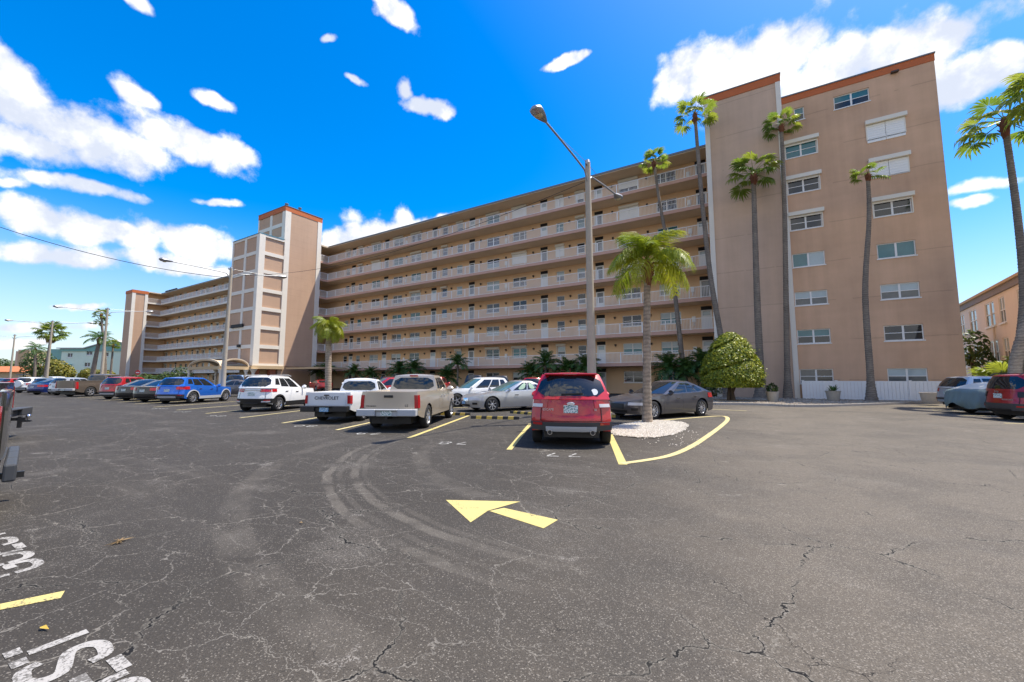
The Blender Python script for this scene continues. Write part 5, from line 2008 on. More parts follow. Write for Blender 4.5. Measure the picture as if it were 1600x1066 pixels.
class Body:
    """painted shell described by plan outline and height tables; u runs round the car: -1..1 tail, 1..2 left side, 2..4 nose, 4..5 right side"""

    def __init__(s, L, Wd, wb, ro, Rw, top, rear, front, side=None, sill=.24, cr=.28, cf=.42, bump=.30, taper=.93):
        s.L, s.w, s.wb, s.ro, s.R = L, Wd / 2, wb, ro, Rw
        s.top, s.rear, s.front = top, rear, front
        s.side = side or [(0, .05), (.35, .015), (.55, 0), (.8, .01), (1.0, .05), (1.2, .09)]
        s.sill, s.cr, s.cf, s.bump, s.taper = sill, cr, cf, bump, taper
        s.Ra = Rw + .065
        s.ax = (0.0, wb)              # rear axle is the origin
        s.x0, s.x1 = -ro, L - ro

    def zt(s, x):
        return lerp_tab(s.top, x)

    def zb(s, x):
        z = s.sill
        if x < s.x0 + .6:
            z = s.sill + (s.bump - s.sill) * min(1, (s.x0 + .6 - x) / .5)
        if x > s.x1 - .6:
            z = s.sill + (s.bump - .06 - s.sill) * min(1, (x - s.x1 + .6) / .5)
        for a in s.ax:
            d = abs(x - a)
            if d < s.Ra:
                z = max(z, s.R + sqrt(s.Ra ** 2 - d * d) * .98)
        return z

    def plan(s, u):
        u = (u + 1) % 6 - 1
        wr = s.w * .955
        wf = s.w * .93
        if u < 1:
            return Vector((s.x0 + s.cr * abs(u) ** 3.4, u * wr, 0))
        if u <= 2:
            t = u - 1
            x = s.x0 + s.cr + (s.x1 - s.cf - s.x0 - s.cr) * t
            e = wr + (s.w - wr) * min(1, t / .16) if t < .16 else (wf + (s.w - wf) * min(1, (1 - t) / .2))
            return Vector((x, e, 0))
        if u < 4:
            q = 3 - u
            return Vector((s.x1 - s.cf * abs(q) ** 2.6, q * wf, 0))
        p = s.plan(2 - (u - 4))
        return Vector((p.x, -p.y, 0))

    def u_of_x(s, x, left=True):
        t = (x - s.x0 - s.cr) / (s.x1 - s.cf - s.x0 - s.cr)
        return 1 + t if left else 5 - t

    def P(s, u, z):
        p = s.plan(u)
        x = p.x
        wr = max(0, min(1, 1 - (x - s.x0) / (s.cr + .12)))
        wf = max(0, min(1, 1 - (s.x1 - x) / (s.cf + .12)))
        x += wr * lerp_tab(s.rear, z) - wf * lerp_tab(s.front, z)
        y = p.y * (1 - lerp_tab(s.side, z) / s.w)
        return Vector((x, y, z))

    def Pv(s, u, v):
        x = s.plan(u).x
        a, b = s.zb(x), s.zt(x)
        return s.P(u, a + (b - a) * v)

    def us(s):
        side = set()
        a, b = s.x0 + s.cr, s.x1 - s.cf
        for k in range(15):
            side.add(round((k / 14), 4))
        for ax in s.ax:
            for k in range(11):
                x = ax - s.Ra * cos(pi * k / 10) * (.9995 if k in (0, 10) else 1)
                side.add(round((x - a) / (b - a), 4))
            for e in (-1, 1):
                side.add(round((ax + e * (s.Ra + .004) - a) / (b - a), 4))
        side = sorted(q for q in side if 0 <= q <= 1)
        S11 = [-1, -.93, -.9, -.6, -.3, 0, .3, .6, .9, .93]
        return S11, side

    def shell(s, m, bed=None, crown=.035):
        S11, side = s.us()
        us = S11 + [1 + q for q in side[:-1]] + [3 - q for q in reversed(S11 + [1]) if q != -1][:0]
        us = S11 + [1 + q for q in side] + [2 + (1 - q) for q in reversed(S11[1:])] + [4 + q for q in [1 - t for t in reversed(side)]]
        us = us[:-1]
        vs = [0, .12, .28, .42, .5, .6, .75, .88, .96, 1]
        mb = MB()
        idx = [[mb.pt(s.Pv(u, v)) for u in us] for v in vs]
        n = len(us)
        for k in range(len(vs) - 1):
            for j in range(n):
                mb.face(idx[k][j], idx[k][(j + 1) % n], idx[k + 1][(j + 1) % n], idx[k + 1][j])
        # top skin
        S_ = S11 + [1]
        rows = [[s.Pv(q, 1) for q in S_]]
        for t in side:
            x = s.plan(1 + t).x
            l = s.Pv(1 + t, 1)
            r = s.Pv(5 - t, 1)
            row = []
            for q in S_:
                f = (q + 1) / 2
                p = r.lerp(l, f)
                p.z += crown * (1 - abs(q) ** 2.2)
                if bed and bed[0] < x < bed[1] and abs(q) <= .905:
                    p.z -= bed[2]
                row.append(p)
            rows.append(row)
        rows.append([s.Pv(3 - q, 1) for q in S_])
        mb.grid([r[::-1] for r in rows])
        return mb.mesh('body', m, 38)

    def normal(s, u, z):
        e = .01
        a = s.P(u + e, z) - s.P(u - e, z)
        b = s.P(u, z + e) - s.P(u, z - e)
        n = b.cross(a)
        return n.normalized() if n.length > 0 else Vector((0, 0, 1))


def patch(F, nrm, u0, u1, v0, v1, nu, nv, off, m, parent, name, lip=.01, slant=0.0, round_=0.0, mb=None):
    """raised panel on a surface F(u,v) with a rim that closes onto it. v0/v1 may be functions of u"""
    f0 = v0 if callable(v0) else (lambda u: v0)
    f1 = v1 if callable(v1) else (lambda u: v1)
    own = mb is None
    mb = mb or MB()
    rows = []
    for j in range(nv + 3):
        row = []
        for i in range(nu + 3):
            a = min(max(i - 1, 0), nu) / nu
            b = min(max(j - 1, 0), nv) / nv
            rim = i in (0, nu + 2) or j in (0, nv + 2)
            bb = b
            if round_:
                e = round_
                if a < e:
                    bb = .5 + (b - .5) * sqrt(max(.0, 1 - ((e - a) / e) ** 2) * .75 + .25)
                elif a > 1 - e:
                    bb = .5 + (b - .5) * sqrt(max(.0, 1 - ((a - 1 + e) / e) ** 2) * .75 + .25)
            u = u0 + (u1 - u0) * a
            v = f0(u) + (f1(u) - f0(u)) * bb
            uu = u + slant * bb
            p = F(uu, v) + nrm(uu, v) * (-.004 if rim else off)
            row.append(p)
        rows.append(row)
    mb.grid(rows)
    if own:
        return build(name, mb, m, parent, smooth=35)


class House:
    """glazed upper part: ruled surface from belt outline to roof outline"""

    def __init__(s, xb, xr1, xr0, xw, zbelt, zroof, wb_, wt, cb=.12, cw=.22, bulge=.03):
        s.a = (xb, xr1, xr0, xw, zbelt, zroof, wb_, wt, cb, cw, bulge)

    def P(s, u, v):
        xb, xr1, xr0, xw, zbelt, zroof, wb_, wt, cb, cw, bulge = s.a
        zb = zbelt if callable(zbelt) else (lambda x: zbelt)

        def loop(lo, u):
            x0, x1, w, c0, c1 = (xb, xw, wb_, cb, cw) if lo else (xr1, xr0, wt, cb * .8, cw * .7)
            u = (u + 1) % 6 - 1
            sg = 1
            if u > 4:
                u = 2 - (u - 4)
                sg = -1
            if u < 1:
                p = Vector((x0 + c0 * abs(u) ** 3, u * w, 0))
            elif u <= 2:
                p = Vector((x0 + c0 + (x1 - c1 - x0 - c0) * (u - 1), w, 0))
            else:
                q = 3 - u
                p = Vector((x1 - c1 * abs(q) ** 2.2, q * w, 0))
            p.y *= sg
            p.z = zb(p.x) if lo else zroof - .05 * (1 - max(0, min(1, 0))) * 0
            return p
        a, b = loop(1, u), loop(0, u)
        p = a.lerp(b, v)
        c = Vector(((xb + xw) / 2, 0, p.z))
        o = (p - c)
        o.z = 0
        o.normalize()
        return p + o * (bulge * sin(pi * min(1, max(0, v))))

    def normal(s, u, v):
        e = .01
        a = s.P(u + e, v) - s.P(u - e, v)
        b = s.P(u, v + e) - s.P(u, v - e)
        n = b.cross(a)
        return n.normalized() if n.length > 0 else Vector((0, 0, 1))

    def shell(s, m, crown=.06):
        S11 = [-1, -.9, -.6, -.3, 0, .3, .6, .9]
        side = [k / 8 for k in range(9)]
        us = S11 + [1 + q for q in side] + [3 - q for q in reversed(S11[1:])] + [5 - q for q in reversed(side)]
        us = us[:-1]
        mb = MB()
        vs = [-.06, .1, .3, .5, .7, .9, 1.0]
        idx = [[mb.pt(s.P(u, v)) for u in us] for v in vs]
        n = len(us)
        for k in range(len(vs) - 1):
            for j in range(n):
                mb.face(idx[k][j], idx[k][(j + 1) % n], idx[k + 1][(j + 1) % n], idx[k + 1][j])
        S_ = S11 + [1]
        rows = []
        pr = [[s.P(q, 1) for q in S_]] + [[s.P(5 - t, 1).lerp(s.P(1 + t, 1), (q + 1) / 2) for q in S_] for t in side] + [[s.P(3 - q, 1) for q in S_]]
        for k, r in enumerate(pr):
            f = k / (len(pr) - 1)
            rows.append([p + Vector((0, 0, crown * (1 - abs(q) ** 2.4) * (1 - abs(2 * f - 1) ** 3))) for p, q in zip(r, S_)])
        mb.grid([r[::-1] for r in rows])
        return mb.mesh('cabin', m, 40)


def vehicle(name, label, pos, head, spec, col, group=None, glass_side=None, ws=None, extra=None, cat='car', z=0.0, side_w=None):
    """head: degrees turned left from +Y"""
    sp = spec
    t = thing(name, label, cat, (pos[0], pos[1], z), R(90 + head), group)
    b = Body(**sp['body'])
    pm = col
    body = obj('body', b.shell(pm, sp.get('bed'), sp.get('crown', .035)), t)
    h = None
    if 'house' in sp:
        hs_ = dict(sp['house'])
        if hs_.get('zbelt') is None:
            hs_['zbelt'] = b.zt
        h = House(**hs_)
        cab = obj('cabin', h.shell(sp.get('roofmat') or pm), t)
    # underside
    mb = MB()
    w = b.w
    mb.box(b.x0 + .3, b.x1 - .42, -w * .66, w * .66, .2, .62)
    mb.box(b.Ra + .02, b.wb - b.Ra - .02, -w * .93, w * .93, b.sill - .02, .5)
    mb.box(b.x0 + .26, -b.Ra - .02, -w * .82, w * .82, b.bump + .0, .6).box(b.wb + b.Ra + .02, b.x1 - .34, -w * .62, w * .62, b.bump - .03, .55)
    build('underbody', mb, M['black'], t)
    hub, tyre, rim = wheel_meshes(b.R, sp.get('tw', .215), sp.get('rim', 'five'))
    for ax in b.ax:
        for sd in (1, -1):
            o = obj('wheel', hub, t, (ax, sd * (w - .125), b.R), (0, random.random(), 0 if sd > 0 else pi))
            obj('tyre', tyre, o)
            obj('rim', rim, o)
    F, Nn = b.P, b.normal
    for it in sp.get('patches', []):
        nm, u0, u1, z0, z1, off, mk = it[:7]
        kw = it[7] if len(it) > 7 else {}
        par = t
        mm = pm if mk == 'paint' else M[mk]
        patch(F, Nn, u0, u1, z0, z1, max(8, int(abs(u1 - u0) * 10)), 2, off, mm, par, nm, **kw)
    # doors with handles
    for (xa, xb_) in sp.get('doors', []):
        for left in (True, False):
            ua, ub = b.u_of_x(xa, left), b.u_of_x(xb_, left)
            if ua > ub:
                ua, ub = ub, ua
            lo = lambda u: max(b.zb(b.plan(u).x) + .05, sp.get('doorz', b.sill + .14))
            d = patch(F, Nn, ua, ub, lo, lambda u: b.zt(b.plan(u).x) - .035, 8, 5, .004, pm, t, 'door')
            xm = xa + .16
            u = b.u_of_x(xm, left)
            zz = b.zt(xm) - .17
            p = b.P(u, zz)
            q = b.P(b.u_of_x(xm + .2, left), zz)
            n_ = b.normal(u, zz)
            build('door_handle', MB().bar(p + n_ * .022, q + n_ * .022, .02, .035), M[sp.get('handle', 'chrome')] if sp.get('handle', '') != 'paint' else pm, d)
    # lower cladding and arch trim
    if sp.get('clad'):
        mk = M[sp['clad']]
        for left in (True, False):
            ua, ub = b.u_of_x(b.Ra + .03, left), b.u_of_x(b.wb - b.Ra - .03, left)
            if ua > ub:
                ua, ub = ub, ua
            patch(F, Nn, ua, ub, b.sill + .005, b.sill + .17, 8, 2, .012, mk, t, 'side_cladding')
            for ax in b.ax:
                mb = MB()
                rows = []
                for k in range(15):
                    a = pi * (k / 14) * 1.0
                    r_ = []
                    for rad, o_ in ((b.Ra - .005, .0), (b.Ra - .005, .016), (b.Ra + .055, .016), (b.Ra + .06, .0)):
                        x = ax - rad * cos(a)
                        zq = max(b.bump + .02, b.R + rad * sin(a) * .98)
                        x = min(max(x, b.x0 + b.cr + .01), b.x1 - b.cf - .01)
                        p = b.P(b.u_of_x(x, left), zq)
                        r_.append(p + Vector((0, o_ if left else -o_, 0)))
                    rows.append(r_ if left else r_[::-1])
                mb.grid(rows)
                build('arch_trim', mb, mk, t, smooth=40)
    # glazing
    if h:
        G = M['carglass']
        hw = sp['glass']
        if hw.get('rear'):
            s0, v0, v1 = hw['rear']
            patch(h.P, h.normal, -s0, s0, v0, v1, 8, 4, .006, G, t, 'rear_window', round_=.025)
        if hw.get('front'):
            s0, v0, v1 = hw['front']
            patch(h.P, h.normal, 3 - s0, 3 + s0, v0, v1, 8, 4, .006, ws or M['windscreen'], t, 'windscreen')
        for (a, c, v0, v1) in hw.get('side', []):
            for left in (True, False):
                ua, ub = (1 + a, 1 + c) if left else (5 - c, 5 - a)
                patch(h.P, h.normal, ua, ub, v0, v1, 6, 4, .006, glass_side or G, t, 'side_window')
        # mirrors
        mx = hw.get('mirror')
        if mx:
            for sd in (1, -1):
                mb = MB()
                y = sd * (w * .99 + .06)
                zc = b.zt(mx) + .06
                rows = []
                for k in range(7):
                    a = k / 6
                    ww = .02 + .085 * sin(pi * (.12 + .8 * a))
                    rows.append([(mx + .09 - .18 * abs(sin(pi * j / 10)) * .5 + (.05 if 3 < j < 8 else -.05), y + sd * (-.1 + .22 * a), zc + ww * cos(2 * pi * j / 10)) for j in range(11)])
                if sd < 0:
                    rows = rows[::-1]
                mb.grid(rows)
                mb.poly(rows[0][:10])
                mb.poly(rows[-1][:10][::-1])
                build('side_mirror', mb, M[hw['mirrormat']] if hw.get('mirrormat') else pm, t, smooth=60)
    # plate and lettering
    for kind, u, zz, wpl, hpl, mk in sp.get('plates', []):
        p, n_ = b.P(u, zz), b.normal(u, zz)
        o = build('licence_plate', MB().box(-wpl / 2, wpl / 2, -.008, .008, -hpl / 2, hpl / 2), M[mk], t)
        o.location = p + n_ * .016
        o.rotation_euler = (0, 0, atan2(n_.y, n_.x) + pi / 2)
    for s, u, zz, size, mk in sp.get('text', []):
        p, n_ = b.P(u, zz), b.normal(u, zz)
        o = obj('lettering', text_mesh(s, size, M[mk]), t, p + n_ * sp.get('textoff', .03))
        o.rotation_euler = (R(90), 0, atan2(n_.y, n_.x) + pi / 2)
    if extra:
        extra(t, b, h, pm)
    return t


def badge(t, x, y, z, w, h, mk, nx=-1):
    mb = MB()
    mb.lathe([(.5, 0), (.5, .01), (.4, .016)], 16, axis='y')
    mb.v = [(p[1] * nx, p[0] * w, p[2] * h) for p in mb.v]
    o = build('badge', mb, M[mk], t)
    o.location = (x, y, z)
    return o


# --- specifications (x measured from the rear axle)
def crossover(L=4.52, Wd=1.84, H=1.66, wb=2.69, ro=.92, Rw=.345, belt=1.05, hood=.98, **kw):
    x0, x1 = -ro, L - ro
    d = dict(body=dict(L=L, Wd=Wd, wb=wb, ro=ro, Rw=Rw, sill=.27, bump=.38,
                       top=[(x0, belt + .03), (0.3, belt), (wb * .66, belt - .05), (wb * .80, belt - .05), (wb + .35, hood - .03), (x1 - .2, hood - .12), (x1, hood - .20)],
                       rear=[(.3, .12), (.42, .03), (.62, 0), (.72, .05), (.9, .08), (1.1, .13)],
                       front=[(.3, .1), (.45, .02), (.6, 0), (.75, .03), (1.0, .16)]),
             house=dict(xb=x0 + .10, xr1=x0 + .46, xr0=wb * .45, xw=wb * .82, zbelt=None, zroof=H - .06, wb_=Wd * .46, wt=Wd * .355, cb=.2, cw=.3),
             glass=dict(rear=(.93, .08, .92), front=(.88, .08, .94), side=[(.10, .26, .26, .84), (.30, .56, .12, .86), (.59, .90, .10, .86)], mirror=wb * .70),
             doors=[(.26, wb * .40), (wb * .42, wb * .80)], rim='five', clad='trimgrey', tw=.22)
    d['patches'] = [
        ('taillight', .60, 1.10, .86, 1.04, .02, 'redlamp', {}), ('taillight', -1.10, -.60, .86, 1.04, .02, 'redlamp', {}),
        ('rear_bumper', -1.0, 1.0, .385, .56, .022, 'trimgrey', {}), ('skid_plate', -.62, .62, .375, .47, .034, 'silverpl', {}),
        ('panel_gap', .752, .766, .585, .86, .004, 'black', {}), ('panel_gap', -.766, -.752, .585, .86, .004, 'black', {}), ('panel_gap', -.75, .75, .572, .584, .004, 'black', {}),
        ('reflector', .70, .93, .50, .55, .034, 'redlamp', {}), ('reflector', -.93, -.70, .50, .55, .034, 'redlamp', {}),
        ('headlight', 2.05, 2.55, hood - .34, hood - .22, .012, 'clearlamp', {}), ('headlight', 3.45, 3.95, hood - .34, hood - .22, .012, 'clearlamp', {}),
        ('grille', 2.6, 3.4, .45, hood - .24, .008, 'black', {})]
    d['plates'] = [('r', 0, .80, .32, .16, 'plate')]
    d.update(kw)
    return d


def sedan(L=4.85, Wd=1.85, H=1.45, wb=2.78, ro=1.03, Rw=.33, belt=.93, **kw):
    x0, x1 = -ro, L - ro
    d = dict(body=dict(L=L, Wd=Wd, wb=wb, ro=ro, Rw=Rw, sill=.2, bump=.27,
                       top=[(x0, belt + .06), (-.35, belt + .08), (.2, belt + .03), (wb * .62, belt - .02), (wb * .8, belt - .03), (wb + .3, belt - .13), (x1 - .25, belt - .21), (x1, belt - .29)],
                       rear=[(.25, .12), (.4, .02), (.55, 0), (.7, .03), (.95, .06)],
                       front=[(.2, .08), (.4, .0), (.55, .0), (.7, .06), (.9, .2)],
                       side=[(0, .06), (.3, .02), (.5, 0), (.72, .005), (.9, .04), (1.05, .07)], cf=.5),
             house=dict(xb=x0 + .42, xr1=.32, xr0=wb * .42, xw=wb * .84, zbelt=None, zroof=H - .06, wb_=Wd * .455, wt=Wd * .33, cb=.18, cw=.32),
             glass=dict(rear=(.84, .08, .92), front=(.88, .06, .95), side=[(.13, .26, .10, .62), (.285, .52, .10, .86), (.55, .88, .10, .86)], mirror=wb * .69),
             doors=[(.24, wb * .42), (wb * .44, wb * .81)], rim='ten', tw=.21, doorz=.32)
    d['patches'] = [
        ('taillight', .55, 1.08, belt - .18, belt, .015, 'redlamp', {}), ('taillight', -1.08, -.55, belt - .18, belt, .015, 'redlamp', {}),
        ('headlight', 1.98, 2.45, belt - .40, belt - .30, .012, 'clearlamp', {}), ('headlight', 3.55, 4.02, belt - .40, belt - .30, .012, 'clearlamp', {}),
        ('grille', 2.62, 3.38, .40, belt - .34, .012, 'black', {}), ('grille', 2.5, 3.5, .26, .35, .006, 'black', {}),
        ('fog_lamp', 2.14, 2.34, .34, .43, .006, 'black', {}), ('fog_lamp', 3.66, 3.86, .34, .43, .006, 'black', {}),
        ('rear_bumper', -.8, .8, .28, .38, .012, 'black', {})]
    d['plates'] = [('r', 0, .74, .32, .16, 'plate')]
    d.update(kw)
    return d


def pickup(L=5.3, Wd=1.78, H=1.66, wb=3.2, ro=1.12, Rw=.35, rail=1.13, hood=1.05, cab=(1.12, 2.72), **kw):
    x0, x1 = -ro, L - ro
    bx = cab[0] - .06
    d = dict(body=dict(L=L, Wd=Wd, wb=wb, ro=ro, Rw=Rw, sill=.34, bump=.46, cr=.10, cf=.38,
                       top=[(x0, rail), (bx, rail), (bx + .1, rail - .02), (cab[1], rail - .05), (cab[1] + .3, hood), (x1 - .2, hood - .1), (x1, hood - .2)],
                       rear=[(.4, .10), (.55, .08), (.6, .06), (1.2, .06)], front=[(.35, .05), (.55, 0), (.8, .02), (1.1, .1)],
                       side=[(0, .05), (.5, .01), (.7, 0), (.95, .01), (1.2, .05)]),
             bed=(x0 + .16, bx - .02, .42), crown=.012,
             house=dict(xb=cab[0], xr1=cab[0] + .12, xr0=cab[1] - .55, xw=cab[1] + .22, zbelt=rail - .03, zroof=H - .05, wb_=Wd * .462, wt=Wd * .38, cb=.05, cw=.22, bulge=.02),
             glass=dict(rear=(.90, .10, .86), front=(.88, .1, .93), side=[(.10, .28, .14, .84), (.33, .86, .12, .86)], mirror=cab[1] - .16),
             doors=[(cab[0] + .14, cab[0] + .52), (cab[0] + .55, cab[1] + .08)], rim='six', tw=.225, doorz=.48)
    d['patches'] = [
        ('tailgate', -.80, .80, .60, rail - .015, .012, 'paint', {}),
        ('taillight', .88, 1.03, .66, rail - .10, .018, 'redlamp', {}), ('taillight', -1.03, -.88, .66, rail - .10, .018, 'redlamp', {}),
        ('headlight', 2.05, 2.4, hood - .32, hood - .14, .012, 'clearlamp', {}), ('headlight', 3.6, 3.95, hood - .32, hood - .14, .012, 'clearlamp', {}),
        ('grille', 2.5, 3.5, .6, hood - .16, .012, 'black', {})]
    d.update(kw)
    return d


def step_bumper(t, x, w, z, mk, plate=None, hitch=True, depth=.2):
    mb = MB()
    for a, b2, zz in ((-w, -.32, z), (.32, w, z)):
        mb.box(x - depth, x, a, b2, zz - .10, zz + .09)
    mb.box(x - depth * .7, x, -.319, .319, z - .11, z + .045)
    mb.box(x - depth, x, -.319, .319, z + .05, z + .09)
    o = build('rear_bumper', mb, M[mk], t)
    bv = o.modifiers.new('edge', 'BEVEL')
    bv.width = .02
    bv.segments = 2
    if plate:
        build('licence_plate', MB().box(x - depth * .7 - .02, x - depth * .7 - .006, -.16, .16, z - .095, z + .045), M[plate], t)
    if hitch:
        build('tow_hitch', MB().box(x - .16, x + .3, -.035, .035, z - .2, z - .13), M['black'], t)
    return o


P_red = paint('ruby_red_paint', (0.44, 0.004, 0.007), .1)
P_beige = paint('light_beige_paint', (0.50, 0.43, 0.34), .4)
P_white = paint('white_paint', (0.72, 0.72, 0.71), 0.0)
P_blue = paint('bright_blue_paint', (0.012, 0.13, 0.55), .35)
P_black = paint('black_paint', (0.012, 0.014, 0.016), .2)
P_crim = paint('crimson_paint', (0.38, 0.008, 0.010), .15)
P_brown = paint('bronze_grey_paint', (0.17, 0.135, 0.105), .5)
P_silver = paint('silver_paint', (0.50, 0.50, 0.49), .6)
P_grey = paint('modern_steel_paint', (0.105, 0.10, 0.105), .6)
P_navy = paint('navy_paint', (0.015, 0.035, 0.16), .4)
P_bgrey = paint('blue_grey_paint', (0.16, 0.21, 0.27), .4)
P_dgrey = paint('charcoal_paint', (0.035, 0.036, 0.038), .4)
P_ice = paint('ice_blue_paint', (0.46, 0.49, 0.51), .4)
P_dkblue = paint('dark_blue_paint', (0.01, 0.05, 0.13), .4)
P_green = paint('dark_olive_grey_paint', (0.045, 0.044, 0.036), .4)
GN = 'cars nosed into the near row of bays'
GF = 'cars facing the near row'
GB = 'cars parked along the building'
GR = 'vehicles at the right side of the lane'

# --- red SUV


def esc_extra(t, b, h, pm):
    for y in (-.46, .46):
        build('exhaust_tip', MB().lathe([(.055, -.1), (.055, .1), (.042, .1), (.042, -.08)], 14, (0, 0, 0), 'y').mesh if False else MB().tube([(b.x0 + .02, y, .34), (b.x0 + .22, y, .34)], .055, 12), M['chrome'], t, smooth=50)
        build('exhaust_bore', MB().tube([(b.x0 + .015, y, .34), (b.x0 + .03, y, .34)], .042, 12), M['black'], t)
    p = h.P(.25, .14) + h.normal(.25, .14) * .03
    q = h.P(-.32, .17) + h.normal(-.32, .17) * .03
    build('rear_wiper', MB().bar(p, q, .022, .02), M['black'], t)
    n_ = h.normal(-.62, .25)
    o = build('sticker', MB().lathe([(.075, 0), (.075, .003)], 16, axis='y'), M['white'], t)
    o.location = h.P(-.64, .24) + n_ * .012
    o.rotation_euler = (R(-25), 0, R(-90))
    pr = b.P(0, .955)
    badge(t, pr.x - .012, 0, .955, .17, .07, 'silverink')
    mb = MB()
    mb.box(b.x0 + .36, b.x0 + .56, -.6, .6, 1.585, 1.625)
    sp_ = build('roof_spoiler', mb, pm, t)
    bv = sp_.modifiers.new('edge', 'BEVEL')
    bv.width = .02
    bv.segments = 2
    build('brake_light', MB().box(b.x0 + .345, b.x0 + .36, -.14, .14, 1.59, 1.615), M['redlamp'], t)
    build('aerial', MB().tube([(b.x0 + .75, 0, 1.66), (b.x0 + .6, 0, 1.74)], [.012, .006], 6), M['black'], t)
    for a, c in (((.60, .96), (.86, 1.0)),):
        for s in (1, -1):
            patch(b.P, b.normal, s * .72, s * .98, .875, .945, 4, 2, .026, M['clearlamp'], t, 'reversing_light')
    patch(b.P, b.normal, -.5, .5, .70, .90, 6, 2, .006, pm, t, 'tailgate_panel', round_=.2)


red = crossover(plates=[('r', 0, .835, .31, .165, 'plate')], text=[('ESCAPE', .56, .80, .075, 'silverink'), ('SE', -.6, .80, .065, 'silverink')], rim='five')
vehicle('parked_suv', 'ruby red SUV seen squarely from behind beside the gravel island', (-3.90, 9.12), 23.5, red, P_red, GN, extra=esc_extra, cat='SUV')

# --- beige pickup


def beige_extra(t, b, h, pm):
    step_bumper(t, b.x0 + .06, .86, .55, 'silverpl', 'plate')
    build('tailgate_handle', MB().box(b.x0 + .028, b.x0 + .05, -.13, .13, .96, 1.03), M['black'], t)
    build('brake_light', MB().box(1.17, 1.21, -.14, .14, 1.585, 1.625), M['redlamp'], t)
    build('bed_mat', MB().box(b.x0 + .2, 1.0, -.72, .72, .72, .74), M['trimgrey'], t)


vehicle('pickup_truck', 'beige extended-cab pickup truck with bare grey tailgate', (-9.6, 9.15), 27, pickup(text=[('LS', -.62, .70, .10, 'ink'), ('COLORADO', .6, .70, .055, 'ink')], textoff=.02), P_beige, GN, extra=beige_extra, cat='pickup truck')

# --- white pickup


def s10_extra(t, b, h, pm):
    step_bumper(t, b.x0 + .06, .82, .50, 'black', 'plate_b')
    build('badge', MB().box(b.x0 + .03, b.x0 + .042, -.09, .09, .925, .965), M['ink'], t)


vehicle('pickup_truck', 'white single-cab pickup truck with large block lettering on the tailgate', (-13.0, 9.55), 25.5, pickup(L=4.85, Wd=1.70, H=1.52, wb=2.75, ro=1.12, rail=1.04, hood=.98, cab=(1.15, 2.25), Rw=.34, text=[('CHEVROLET', 0, .80, .155, 'ink')], textoff=.02), P_white, GN, extra=s10_extra, cat='pickup truck')

# --- white compact SUV


def eco_extra(t, b, h, pm):
    for s in (1, -1):
        patch(b.P, b.normal, s * .60, s * .95, .44, .50, 4, 2, .04, M['clearlamp'], t, 'reversing_light')
    for s in (.30, -.30):
        pass
    build('chrome_strip', MB().box(b.x0 + .075, b.x0 + .10, -.5, .5, .965, .985), M['chrome'], t)
    for y in (.58, -.58):
        build('roof_rail', MB().tube([(-.45, y, 1.60), (-.3, y, 1.66), (1.0, y, 1.68), (1.2, y, 1.62)], .018, 6), M['silverpl'], t)


eco = crossover(L=4.1, Wd=1.77, H=1.66, wb=2.52, ro=.78, Rw=.335, belt=1.08, hood=1.03, clad='black', rim='seven')
eco['patches'][2] = ('rear_bumper', -1.1, 1.1, .385, .60, .026, 'black', {})
eco['patches'][3] = ('skid_plate', -.4, .4, .375, .42, .036, 'trimgrey', {})
eco['patches'][0] = ('taillight', .50, 1.10, .90, 1.03, .02, 'redlamp', {})
eco['patches'][1] = ('taillight', -1.10, -.50, .90, 1.03, .02, 'redlamp', {})
vehicle('parked_suv', 'white compact SUV with black lower bumper and red wraparound tail lights', (-20.1, 10.4), 26, eco, P_white, GN, extra=eco_extra, cat='SUV')

# --- bright blue SUV
blue = crossover(L=4.58, Wd=1.88, H=1.62, wb=2.71, ro=.93, Rw=.36, clad='silverpl', rim='ten')
vehicle('parked_suv', 'bright blue SUV parked nearest the second lamp post', (-30.6, 10.9), 29, blue, P_blue, GN, cat='SUV')
# --- two dark sedans
vehicle('parked_sedan', 'black sedan tucked behind the tail of the bright blue SUV', (-34.0, 10.9), 27, sedan(L=4.7), P_black, GN)
vehicle('parked_sedan', 'black sedan between the crimson SUV and the other black sedan', (-37.3, 10.9), 27, sedan(L=4.75, H=1.47), P_black, GN)
vehicle('parked_suv', 'crimson SUV with pale lower bumper beside the black sedans', (-41.0, 10.9), 27, crossover(L=4.65, Wd=1.86, H=1.67), P_crim, GN, cat='SUV')


def f150_extra(t, b, h, pm):
    step_bumper(t, b.x0 + .06, .96, .62, 'silverpl', 'plate')


vehicle('pickup_truck', 'large bronze grey pickup truck with red tail lights left of the crimson SUV', (-49.6, 10.7), 27, pickup(L=5.9, Wd=2.02, H=1.92, wb=3.7, ro=1.2, Rw=.41, rail=1.34, hood=1.26, cab=(1.15, 3.2)), P_brown, GN, extra=f150_extra, cat='pickup truck')
vehicle('parked_suv', 'silver grey crossover left of the bronze pickup', (-54.6, 10.8), 26, crossover(L=4.4, H=1.62, clad='black'), P_silver, GN, cat='SUV')
vehicle('parked_sedan', 'navy blue hatchback low beside the silver crossover', (-58.2, 10.2), 26, sedan(L=4.5, H=1.46), P_navy, GN)
vehicle('parked_suv', 'blue grey crossover between the navy hatchback and the white SUV', (-62.0, 10.9), 26, crossover(L=4.4, H=1.6), P_bgrey, GN, cat='SUV')


def spare_extra(t, b, h, pm):
    o = build('spare_wheel', MB().lathe([(.34, -.1), (.36, .02), (.33, .1), (.1, .12)], 22, axis='y'), M['white'], t, smooth=40)
    o.location = (b.x0 - .04, 0, .98)
    o.rotation_euler = (0, 0, R(90))


